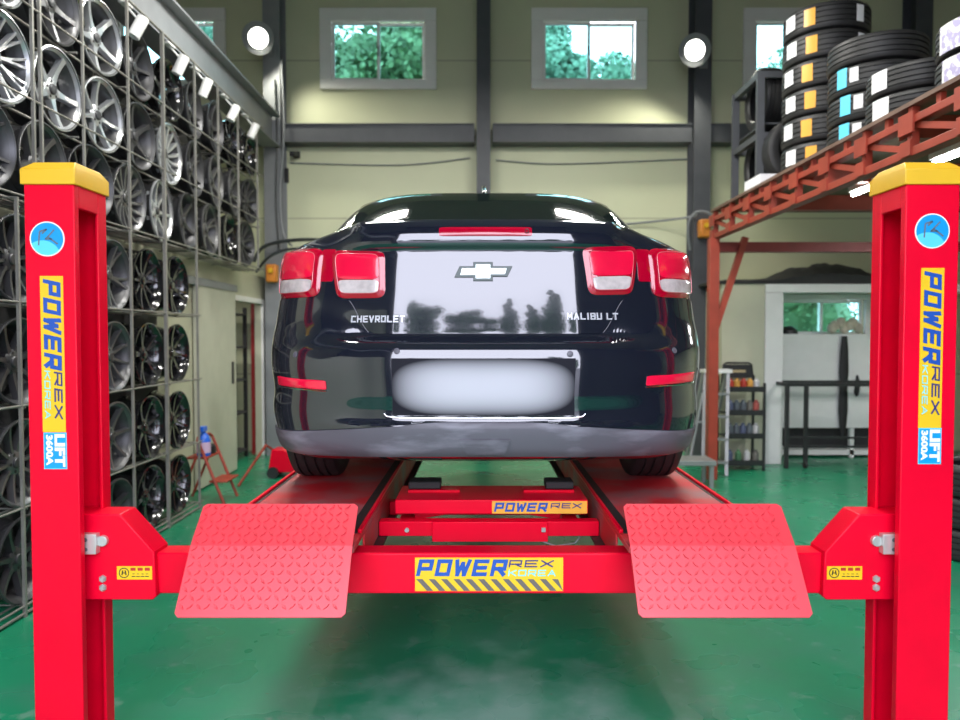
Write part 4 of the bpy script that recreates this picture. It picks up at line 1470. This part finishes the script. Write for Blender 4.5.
for (px, py, lab) in ((865, 190, 'lit fluorescent tube under the mezzanine, left of the right lift post'), (952, 156, 'lit fluorescent tube under the mezzanine, at the right edge')):
    Y = 5.6 if px < 900 else 4.7
    p = W(px, py, Y)
    o = thing('fluorescent_lamp', (p.x, Y, 2.60), lab, 'lamp', 'tubes under the mezzanine')
    zt = 2.795
    MB().box(p.x - .03, p.x + .03, Y - .2, Y + .2, p.z + .02, p.z + .06).build('batten', WHITE, o, bevel=.004)
    MB().tube([(p.x, Y - .18, p.z), (p.x, Y + .18, p.z)], .016, 10).build('tube', TUBE_ON, o)
    MB().tube([(p.x, Y - .04, p.z + .06), (p.x, Y - .04, ZD - .026)], .006, 6).tube([(p.x, Y + .15, p.z + .06), (p.x, Y + .15, ZD - .026)], .006, 6).build('hanger', STEEL_L, o)

o = thing('fluorescent_lamp', (4.6, 6.0, 2.60), 'added unseen tube under the mezzanine to brighten the booth, deep on the right', 'lamp', 'tubes under the mezzanine')  # extra tube added out of view to lighten the booth
MB().box(4.57, 4.63, 5.4, 6.6, 2.62, 2.658).build('batten', WHITE, o)
MB().tube([(4.6, 5.43, 2.60), (4.6, 6.57, 2.60)], .016, 10).build('tube', TUBE_ON, o)
_l = area('mezzanine_fill_light', (0, 0, -.03), (0, 0, 0), .06, 1.1, 45, (1, 1, 1)); _l.parent = o
_tp = {}
def tyre(loc, r, wd, label, group, stick=None, ang=0, axis='z', tilt=(0, 0)):
    """stick: list of (angle deg, height fraction, width deg, frac height, material)"""
    key = (r, wd, tuple((s[0], s[1], s[2], s[3], s[4].name) for s in (stick or [])))
    if key not in _tp:
        root = thing('car_tyre', loc, label, 'tyre', group)
        o = Vector(loc)
        pf = tyre_prof(r, wd, r * .66)
        inner = [(r * .66, wd * .4), (r * .69, wd * .2), (r - .022, wd * .35), (r - .022, -wd * .35), (r * .69, -wd * .2)]
        t = MB().lathe(pf + [(r * .66 - .004, wd * .36), (r * .70, wd * .34), (r - .024, wd * .34), (r - .024, -wd * .34), (r * .70, -wd * .34), (r * .66 - .004, -wd * .36)], o, 'z', 56, closed=True)
        t.build('tread', TYRE, root, smooth=30)
        for (a, hf, da, fh, mt) in (stick or []):
            mb = MB()
            rows = []
            for z in np.linspace(-fh / 2, fh / 2, 3):
                rows.append([o + Vector(((r + .002) * math.cos(R(q)), (r + .002) * math.sin(R(q)), (hf + z) * wd)) for q in np.linspace(a - da / 2, a + da / 2, 6)])
            mb.grid(rows)
            mb.build('tyre_label', mt, root)
        _tp[key] = root
    else:
        root = copy_tree(_tp[key])
        tag(root, label, 'tyre', group)
        root.location = loc
    if axis == 'y': root.rotation_euler = (R(90), 0, 0)
    elif axis == 'x': root.rotation_euler = (0, R(90), 0)
    root.rotation_euler = (root.rotation_euler[0] + tilt[0], root.rotation_euler[1] + tilt[1], ang)
    return root
TN = ['bottom', 'second', 'third', 'fourth', 'fifth', 'top']
sa = [(215, 0, 12, .62, STK_O), (183, .05, 14, .62, STK_W)]
sa = [(225, 0, 15, .62, STK_O), (193, .04, 20, .55, STK_W), (293, 0, 13, .6, STK_W)]
ZB = ZD + .0755
xa_ = W(825, 90, 6.3).x
for i in range(6):
    tyre((xa_, 6.3, ZB + .1135 + .2265 * i), .345, .226, 'black tyre with orange sticker, %s of the tallest tyre stack on the mezzanine' % (TN[i] if i < 5 else 'top'), 'orange sticker tyres', sa, ang=R(rnd.uniform(-4, 4)))
sb = [(199, .1, 15, .7, STK_LC), (216, .12, 11, .5, STK_W)]
xb_ = W(876, 90, 5.6).x
for i in range(4):
    tyre((xb_, 5.6, ZB + .1035 + .2065 * i), .337 if i < 3 else .345, .206, ('black tyre with cyan and white labels, %s of the four-tyre stack on the mezzanine' % TN[i]) if i < 3 else 'plain black ribbed tyre on top of the four-tyre stack on the mezzanine', 'cyan label tyres', sb if i < 3 else None, ang=R(rnd.uniform(-6, 6)))
scx = [(196, .04, 24, .7, STK_W)]
xc_ = W(921, 90, 4.87).x
for i in range(2):
    tyre((xc_, 4.87, ZB + .0905 + .1815 * i), .325, .181, 'black tyre with a white label, %s of the low two-tyre stack on the mezzanine' % TN[[0, 5][i]], 'low stack tyres', scx, ang=R(rnd.uniform(-6, 6)))
def paper(name, c1, c2):
    return mat(name, c1, .5, var=0, col2=c2, scale=30, lo=.45, hi=.55)
sd = [(205, 0, 60, .8, paper('printed_label', (.75, .75, .72), (.35, .32, .5)))]
xd_ = W(1001, 60, 4.17).x
for i in range(2):
    tyre((xd_, 4.17, ZB + .1005 + .2015 * i), .32, .2, 'black tyre wrapped in a printed paper band, %s of the nearest mezzanine stack' % TN[[0, 5][i]], 'wrapped tyres', sd, ang=R(rnd.uniform(-5, 5)))
# tyre stand at the far end of the deck
ts = thing('tyre_stand', (3.0, 7.23, ZD), 'dark grey steel tyre stand at the far end of the mezzanine', 'stand')
for x in (2.655, 3.50):
    for y in (6.90, 7.56):
        MB().box(x - .035, x + .035, y - .02, y + .02, ZB, 4.0).build('post', STEEL, ts)
for z in (3.40, 3.97):
    for x in (2.655, 3.50): MB().box(x - .025, x + .025, 6.92, 7.54, z - .03, z + .03).build('side_rail', STEEL, ts)
    for y in (6.90, 7.56): MB().box(2.69, 3.465, y - .02, y + .02, z - .03, z + .03).build('cross_rail', STEEL, ts)
MB().box(2.69, 3.465, 6.92, 7.54, 3.515, 3.53).build('shelf_board', STEEL, ts)
for k in range(3):
    tyre((2.83 + .24 * k, 7.23, ZB + .306), .305, .212, 'black tyre standing in the lower bay of the dark tyre stand', 'tyres in the stand', axis='x')
    tyre((2.83 + .24 * k, 7.23, 3.53 + .306), .305, .212, 'black tyre standing in the upper bay of the dark tyre stand', 'tyres in the stand', axis='x')
tyre((2.97, 6.77, ZB + .322), .32, .19, 'black tyre standing upright between the tyre stand and the tallest stack', 'loose tyres', axis='y')
tag(MB().box(2.45, 2.60, 6.35, 6.72, ZD + .001, ZD + .10).build('white_carton', STK_W, loc=(2.52, 6.5, ZD)), 'flat white carton at the deck edge beside the tallest tyre stack', 'carton')

# ================================================================== BOOTH AT THE BACK RIGHT
YBF = 8.4
pa = W(722, 300, YBF); pb = W(765, 300, YBF); pc_ = W(783, 300, YBF)
zh = W(800, 284, YBF).z
XB1 = 5.9
m = MB()
m.box(pa.x, pb.x, YBF, YBF + .06, 0, zh)
m.box(pa.x, pa.x + .06, YBF + .06, YB - .002, 0, zh)
structure(m, 'wall_booth', BEIGE, smooth=0)
m = MB()
m.box(pb.x, pc_.x, YBF - .02, YBF + .1, 0, zh - .10)
m.box(pb.x, XB1, YBF - .02, YBF + .1, zh - .10, zh)
m.box(XB1 - .2, XB1, YBF - .02, YBF + .1, 0, zh - .10)
structure(m, 'trim_%d' % n, WHITE, bevel=.006); n += 1
structure(MB().box(pa.x, XB1, YBF + .1, YB - .002, zh - .05, zh), 'ceiling_booth', BEIGE, smooth=0)
# black tarpaulin on the booth roof
m = MB()
nx_, ny_ = 40, 8
rr_ = random.Random(5)
rows = []
hs = pchip([0, .08, .25, .45, .6, .72, .85, 1], [.03, .05, .06, .20, .24, .20, .10, .05])
for j in range(ny_):
    row = []
    for i in range(nx_):
        u = i / (nx_ - 1); v = j / (ny_ - 1)
        z = zh + .012 + hs(u) * math.sin(math.pi * (.15 + .7 * v)) * (1 + rr_.uniform(-.12, .12))
        row.append(Vector((pa.x - .1 + u * 2.4, YBF - .02 + v * .6, z)))
    rows.append(row)
m.grid(rows)
bot = [[Vector((p.x, p.y, zh + .004)) for p in r] for r in rows]
m.grid(bot)
m.grid([rows[0], bot[0]]); m.grid([rows[-1], bot[-1]])
m.grid([[r[0] for r in rows], [r[0] for r in bot]]); m.grid([[r[-1] for r in rows], [r[-1] for r in bot]])
tag(m.build('tarpaulin', RUBBER, loc=(pa.x, YBF, zh)), 'crumpled black tarpaulin lying on the booth roof', 'tarpaulin')
# white cupboard with open base
cz0, cz1 = W(800, 428, 8.85).z, W(800, 334, 8.85).z
a, b = W(779, 400, 8.85), W(905, 400, 8.85)
cp = thing('white_cupboard', ((a.x + b.x) / 2, 8.85, 0), 'white cupboard with an open base inside the booth', 'cupboard')
MB().box(a.x, b.x, 8.85, 9.25, cz0, cz1).build('body', WHITE, cp, bevel=.006)
m = MB()
zq = W(800, 455, 8.85).z
m.box(a.x, b.x, 8.86, 9.25, zq, zq + .06)
for x in (a.x + .0, W(851, 400, 8.85).x, b.x - .05): m.box(x, x + .05, 8.86, 8.91, 0, cz0)
m.build('base_frame', WHITE, cp)
MB().box(a.x, b.x, 9.2, 9.25, .08, cz0).build('dark_backing', DARKW, cp)
# things on the cupboard
p = W(845, 318, 8.95)
gl = thing('rag_bundle', (p.x, 8.95, cz1), 'bundle of pale gloves and rags on top of the white cupboard', 'rags')
m = MB()
for k in range(7):
    q = Vector((p.x - .17 + .055 * k, 8.93 + .03 * (k % 2), cz1 + .07 + .035 * (k % 3)))
    m.lathe([(0, -.07), (.045, -.05), (.06, 0), (.045, .05), (0, .07)], q, 'z', 12)
m.build('cloth', mat('pale_cloth', (.62, .56, .44), .8, var=.4, scale=12), gl)
p = W(788, 327, 8.95)
tag(MB().lathe([(0, 0), (.11, 0), (.10, .05), (.05, .09), (0, .10)], (p.x + .02, 8.98, cz1 + .002), 'z', 20).build('work_cap', BLACK, loc=(p.x, 8.98, cz1)), 'black cap at the left end of the white cupboard top', 'cap')
# black apron hanging on the cupboard front
p0, p1 = W(846, 336, 8.83), W(843, 440, 8.83)
m = MB()
prof = [(336, .03), (350, .05), (372, .06), (384, .05), (396, .055), (410, .06), (425, .045), (440, .02)]
rows = []
for (py, hw) in prof:
    q = W(845 - (py - 336) * .02, py, 8.80)
    rows.append([Vector((q.x + hw * math.cos(t), 8.81 + .025 * math.sin(t), q.z)) for t in np.linspace(0, 2 * math.pi, 13)[:-1]])
m.grid(rows, wrap=True)
m.f.append(tuple(range(12))); m.m.append(0)
m.f.append(tuple((len(rows) - 1) * 12 + k for k in range(12))); m.m.append(0)
tag(m.build('hanging_apron', RUBBER, loc=(p0.x, 8.82, p0.z)), 'black apron hanging down the front of the white cupboard', 'apron')
q = W(857, 385, 8.825)
tag(MB().tube([q + Vector((0, 0, .12)), q + Vector((.01, 0, .02)), q + Vector((-.005, 0, -.1)), q + Vector((0, 0, -.14))], [.012, .03, .03, .01], 10).build('hanging_glove', RUBBER, loc=tuple(q)), 'black glove hanging right of the apron on the white cupboard', 'glove')
# black table frame
YT = 8.1
zt = W(800, 383, YT).z
xa, xb = W(786, 400, YT).x, W(925, 400, YT).x
tf = thing('table_frame', ((xa + xb) / 2, YT, 0), 'black square-tube table frame in front of the booth', 'table frame')
m = MB()
m.box(xa, xb, YT, YT + .04, zt - .04, zt); m.box(xa, xb, YT + .45, YT + .49, zt - .04, zt)
m.box(xa, xa + .04, YT + .04, YT + .45, zt - .04, zt); m.box(xb - .04, xb, YT + .04, YT + .45, zt - .04, zt)
m.build('top_frame', BLACK, tf)
for x in (xa, xb - .04):
    for y in (YT, YT + .45): MB().box(x, x + .04, y, y + .04, 0, zt - .04).build('leg', BLACK, tf)
xm = W(807, 400, YT).x
MB().box(xm - .02, xm + .02, YT, YT + .04, 0.06, zt - .04).build('leg', BLACK, tf)
for py in (438, 447): 
    z = W(800, py, YT).z
    MB().box(xa + .04, xb - .04, YT + .01, YT + .03, z - .012, z + .012).build('lower_rail', BLACK, tf)
MB().lathe([(0, -.015), (.045, -.015), (.045, .015), (0, .015)], (xm, YT + .02, .046), 'x', 16).build('castor', RUBBER, tf)

# black display rack with cans
YRK = 7.95
xa, xb = W(727, 400, YRK).x, W(766, 400, YRK).x
rk = thing('display_rack', ((xa + xb) / 2, YRK, 0), 'black four-tier display rack full of cans left of the white booth post', 'rack')
zz = [.06, .36, .62, .88]
for x in (xa, xb - .025):
    for (y, h) in ((YRK, .98), (YRK + .33, 1.05)):
        MB().box(x, x + .025, y, y + .025, 0, h).build('upright', BLACK, rk)
for z in zz:
    m = MB()
    m.box(xa + .025, xb - .025, YRK + .005, YRK + .35, z, z + .015)
    m.box(xa + .025, xb - .025, YRK, YRK + .012, z + .015, z + .06)
    m.build('tier', BLACK, rk)
m = MB()
hx = (xa + xb) / 2 + .02
m.tube([(hx - .19, YRK + .343, .90), (hx - .16, YRK + .343, 1.17), (hx - .13, YRK + .343, 1.19), (hx + .13, YRK + .343, 1.19), (hx + .16, YRK + .343, 1.17), (hx + .19, YRK + .343, .90)], .012, 8)
m.box(hx - .17, hx + .17, YRK + .335, YRK + .35, 1.02, 1.17)
m.build('header', BLACK, rk)
MB().box(hx - .09, hx + .09, YRK + .331, YRK + .335, 1.08, 1.11).build('header_label', mat('tan_label', (.40, .33, .18), .5), rk)
cc = [(.55, .06, .04), (.75, .38, .08), (.12, .14, .16), (.10, .12, .2), (.6, .6, .6), (.5, .12, .1), (.08, .2, .1), (.18, .17, .15)]
cm = [mat('can_paint_%s' % q, c, .35, var=.2, scale=20) for q, c in zip(('red', 'orange', 'slate', 'navy', 'white', 'brick', 'green', 'brown'), cc)]
cn = ['red', 'orange', 'slate', 'navy', 'white', 'brick red', 'green', 'brown']
pick = [[3, 6, 4, 7], [2, 2, 3, 2, 4], [3, 2, 2, 7, 5], [0, 1, 0, 1, 4]]
tier = ['bottom', 'second', 'third', 'top']
pos5 = ['left end', 'second place', 'middle', 'fourth place', 'right end']
for r, z in enumerate(zz):
    for i, ci in enumerate(pick[r]):
        x = xa + .07 + i * (xb - xa - .14) / (len(pick[r]) - 1)
        h = .15 if r < 3 else .13
        y = YRK + .10
        m = MB(); m.lathe([(0, 0), (.033, 0), (.035, .006), (.035, h * .78), (.018, h * .88), (.018, h), (0, h)], (x, y, z + .015), 'z', 14)
        can = tag(m.build('spray_can', cm[ci], loc=(x, y, z + .015)), '%s can at the %s of the %s tier of the black display rack' % (cn[ci], pos5[i], tier[r]), 'can', 'cans on the display rack')
# leaning aluminium ladder and platform left of it
YLd = 7.92
xl, xr = W(701, 400, YLd).x, W(724, 400, YLd).x
ld = thing('aluminium_ladder', ((xl + xr) / 2, YLd, 0), 'small aluminium step ladder beside the black display rack', 'ladder')
zt = W(715, 372, YLd).z
for x in (xl, xr):
    MB().bar((x - .05, YLd - .25, .002), (x + .05, YLd + .02, zt), .035, .06).build('front_rail', ALU, ld)
    MB().bar((x - .05, YLd + .42, .002), (x + .05, YLd + .08, zt), .025, .04).build('rear_rail', ALU, ld)
for k in range(4):
    f = (k + .6) / 4.6
    y = YLd - .25 + .27 * f
    MB().box(xl - .05 + .1 * f, xr - .05 + .1 * f, y - .04, y + .06, zt * f - .012, zt * f + .012).build('step', ALU, ld)
MB().box(xl + .02, xr + .08, YLd - .03, YLd + .12, zt - .01, zt + .03).build('top_cap', WHITE, ld)
p = W(690, 452, 7.5)
pl_ = thing('low_platform', (p.x, 7.4, 0), 'low grey work platform standing behind the right side of the car', 'platform')
x0p, x1p = W(655, 450, 7.2).x, W(712, 450, 7.2).x
MB().box(x0p, x1p, 7.05, 7.38, .22, .27).build('top', ALU, pl_, bevel=.005)
for x in (x0p + .02, x1p - .06):
    for y in (7.07, 7.32): MB().box(x, x + .04, y, y + .04, 0, .22).build('leg', ALU, pl_)
for x in (x1p - .32, x1p - .17):
    MB().bar((x, 7.36, .27), (x + .12, 7.36, .92), .022, .022).build('hand_rail', ALU, pl_)
MB().bar((x1p - .25, 7.36, .62), (x1p - .02, 7.36, .62), .02, .02).build('hand_rail', ALU, pl_)

# ================================================================== LEFT STORE ROOM, STOOL, FLOOR JACK
o = thing('store_fill_lamp', (-3.6, 7.9, 2.15), 'small added lamp, out of view, brightening the left store room', 'lamp')  # added lamp, unseen, lifts the light inside the doorway
MB().box(-3.75, -3.45, 7.8, 8.0, 2.14, 2.188).build('housing', WHITE, o)
_l = area('store_fill_light', (0, 0, -.03), (0, 0, 0), .25, .15, 14, (1, .97, .9)); _l.parent = o
sr = thing('storage_shelf', (-3.2, 8.9, 0), 'dark shelf unit inside the left store room doorway', 'shelf')
for x in (-3.7, -2.92):
    for y in (8.55, 8.95): MB().box(x - .02, x + .02, y - .02, y + .02, 0, 1.85).build('upright', BLACK, sr)
for z in (.08, .55, .95, 1.35, 1.75):
    MB().box(-3.72, -2.90, 8.53, 8.97, z, z + .025).build('shelf_board', DARKW, sr)
def boxthing(name, x0, x1, y0, y1, z0, z1, mt, label, cat, g='boxes in the store room'):
    return tag(MB().box(x0, x1, y0, y1, z0, z1).build(name, mt, loc=((x0 + x1) / 2, (y0 + y1) / 2, z0), bevel=.008), label, cat, g)
boxthing('cardboard_box', -3.34, -3.02, 8.58, 8.88, .106, .40, CARDB, 'brown cardboard box at the bottom of the store room shelf', 'box')
boxthing('cardboard_box', -3.66, -3.40, 8.58, 8.88, .106, .34, CARDB, 'smaller brown cardboard box left on the bottom store room shelf', 'box')
boxthing('carton', -3.30, -3.06, 8.60, 8.86, .976, 1.16, mat('blue_grey_carton', (.25, .33, .42), .6), 'blue grey carton on the middle board of the store room shelf', 'box')
boxthing('carton', -3.30, -3.05, 8.60, 8.86, .576, .80, mat('pale_carton', (.5, .5, .46), .6), 'pale carton above the cardboard box on the store room shelf', 'box')
tag(MB().box(-2.90, -2.835, 9.12, 9.20, 0, 2.18).build('red_post', mat('store_red_paint', (.35, .02, .02), .5), loc=(-2.87, 9.16, 0)), 'dark red steel post just inside the store room doorway', 'post')
# red stool with the blue bottle
YA_, YB_ = 6.32, 6.66
st = thing('step_ladder', (-2.45, 6.5, 0), 'low red tubular step ladder beside the far end of the wheel rack', 'ladder')
for y in (YA_, YB_):
    MB().tube([(-2.49, y, .58), (-2.26, y, .008)], .014, 8).build('front_leg', MEZ, st)
    MB().tube([(-2.50, y, .44), (-2.68, y, .008)], .012, 8).build('rear_leg', MEZ, st)
MB().box(-2.60, -2.415, YA_ + .014, YB_ - .014, .41, .428).build('seat', MEZ, st, bevel=.004)
MB().box(-2.40, -2.24, YA_ + .014, YB_ - .014, .20, .216).build('step', MEZ, st, bevel=.004)
MB().tube([(-2.49, YA_, .575), (-2.50, YA_ + .04, .60), (-2.50, YB_ - .04, .60), (-2.49, YB_, .575)], .013, 8).build('hand_hoop', MEZ, st)
c = Vector((-2.475, 6.42, .4285))
bo_ = thing('spray_bottle', tuple(c), 'blue spray bottle with a pale label on the red step ladder', 'bottle')
MB().lathe([(0, 0), (.055, 0), (.06, .01), (.06, .14), (.045, .18), (.02, .205), (.02, .22), (0, .22)], c, 'z', 24).build('bottle_body', BLUEP, bo_)
MB().lathe([(.0612, .03), (.0612, .125)], c, 'z', 24).build('bottle_label', PINKP, bo_)
m = MB()
m.box(c.x - .025, c.x + .025, c.y - .07, c.y + .03, c.z + .22, c.z + .265)
m.bar((c.x, c.y - .05, c.z + .235), (c.x, c.y - .035, c.z + .18), .012, .012)
m.build('trigger_head', BLUEP, bo_, bevel=.004)
cc_ = Vector((-2.475, 6.56, .4285))
tag(MB().lathe([(0, 0), (.05, 0), (.058, .02), (.05, .07), (.03, .09), (0, .095)], cc_, 'z', 16).build('plastic_cup', BLACK, loc=tuple(cc_)), 'small black cup beside the blue bottle on the red step ladder', 'cup')
# trolley jack on the floor behind the car
fj = thing('trolley_jack', (-1.95, 7.7, 0), 'red trolley jack on the floor beyond the left rear tyre', 'jack')
p = W(284, 455, 7.6)
MB().prism([(p.x - .16, 7.55, .06), (p.x + .22, 7.55, .06), (p.x + .22, 7.55, .20), (p.x + .0, 7.55, .30), (p.x - .12, 7.55, .30)], (0, .22, 0)).build('body', RED, fj, bevel=.01)
for x in (p.x - .10, p.x + .17):
    for y in (7.53, 7.79): MB().lathe([(0, -.018), (.06, -.018), (.06, .018), (0, .018)], (x, y, .061), 'y', 18).build('wheel', BLACK, fj)
MB().tube([(p.x - .10, 7.66, .26), (p.x - .16, 7.5, .36), (p.x - .32, 7.1, .012)], .014, 8).build('handle', MEZ, fj)
# things that show past the right edge of the right post
wheel_x = 3.05
for k in range(3):
    tyre((3.42, 4.9, .108 + .213 * k), .325, .212, 'black tyre, %s of the floor stack beyond the right lift post' % TN[[0, 1, 5][k]], 'floor stack tyres')

# ================================================================== ADDED FILL_LAMPS, OUTDOORS
for i, (lx, ly, lz) in enumerate(FILL_LAMPS):  # fixtures for the added, unseen hall lights
    o = thing('hall_fill_lamp', (lx, ly, lz), 'added unseen white lamp brightening the hall over the car, %s of four' % ['near left', 'near right', 'far left', 'far right'][i], 'lamp', 'added hall lamps')
    MB().box(lx - .5, lx + .5, ly - .18, ly + .18, lz - .03, lz + .03).build('housing', WHITE, o)
    MB().tube([(lx, ly, lz + .03), (lx, ly, CEIL)], .015, 8).build('rod', STEEL_L, o)

def tree(loc, hgt, wid, label, seed, m_, group, nleaf=5200, cone=False, ls=1.0):
    r = random.Random(seed)
    root = thing('tree', loc, label, 'tree', group)
    o = Vector(loc)
    MB().tube([o, o + Vector((.1, 0, hgt * .35)), o + Vector((0, .1, hgt * .8))], [.04 * hgt, .03 * hgt, .01 * hgt], 8).build('trunk', BARK, root)
    mb = MB()
    blobs = []
    if cone:
        for k in range(14):
            f = k / 13
            blobs.append((Vector((r.uniform(-.1, .1) * wid, r.uniform(-.1, .1) * wid, hgt * (.15 + .78 * f))), wid * .5 * (1.05 - f) + .15))
    else:
        for k in range(14):
            a = r.uniform(0, 6.28); q = r.uniform(0, .36) * wid
            blobs.append((Vector((math.cos(a) * q, math.sin(a) * q, hgt * r.uniform(.35, .86))), wid * r.uniform(.16, .27)))
    for k in range(nleaf):
        c, br = r.choice(blobs)
        d = Vector((r.gauss(0, 1), r.gauss(0, 1), r.gauss(0, 1))).normalized()
        p = o + c + d * br * r.uniform(.75, 1.05)
        s_ = r.uniform(.05, .11) * (hgt / 6) * ls
        u = Vector((r.gauss(0, 1), r.gauss(0, 1), r.gauss(0, 1))).normalized()
        v = u.cross(d).normalized() if abs(u.dot(d)) < .95 else Vector((1, 0, 0))
        mb.add([p + u * s_, p + v * s_ * .7, p - u * s_, p - v * s_ * .7], [(0, 1, 2, 3)])
    for (c, br) in blobs:
        core = MB().lathe([(0, -br * .6), (br * .4, -br * .45), (br * .58, 0), (br * .4, br * .45), (0, br * .6)], o + c, 'z', 9)
        mb.add(core.v, core.f)
    mb.build('crown', m_, root, smooth=0, recalc=False)
    return root
G1 = 'trees behind the building'
tree((-5.6, 16.5, -.13), 9.5, 3.2, 'leafy tree seen through the far left high window', 1, LEAF2, G1, 14000, ls=.5)
tree((-1.7, 14.0, -.13), 9.6, 3.8, 'leafy green tree seen through the left high window', 2, LEAF, G1, 14000, ls=.5)
tree((1.75, 18.5, -.13), 11.5, 2.7, 'pale leafy tree seen through the right high window, left pane', 3, LEAF2, G1, 14000, ls=.5)
tree((3.0, 14.5, -.13), 7.9, 2.6, 'leafy tree low in the right high window, right pane', 4, LEAF2, G1, 14000, ls=.5)
tree((7.6, 17.0, -.13), 8.6, 5.0, 'leafy tree seen through the window above the mezzanine', 5, LEAF2, G1, 14000, ls=.5)
tree((5.3, 12.2, -.13), 3.2, 2.6, 'low green shrub seen through the small booth window', 6, LEAF, G1, 5000, ls=.8)
G2 = 'trees across the yard'
fr = [(-10.4, -21, 4.4, 4, 0), (-7.4, -27, 7.0, 4.4, 0), (-4.6, -21, 5.6, 3.4, 0), (-2.0, -27, 6.2, 4.4, 0), (.2, -21, 4.0, 3, 0), (2.4, -26, 7.2, 2.6, 1), (3.8, -21, 5.6, 2.2, 1), (6.6, -25, 9.4, 4.0, 1), (9.0, -20, 4.6, 4, 0), (12, -26, 5.6, 4.6, 0)]
for i, (x, y, h, wd_, cn_) in enumerate(fr):
    tree((x, y, -.13), h, wd_, 'dark tree across the yard reflected in the boot lid, %s from one end' % ORD[i].replace('nearest', 'first'), 20 + i, LEAFD, G2, 4200, cone=bool(cn_))
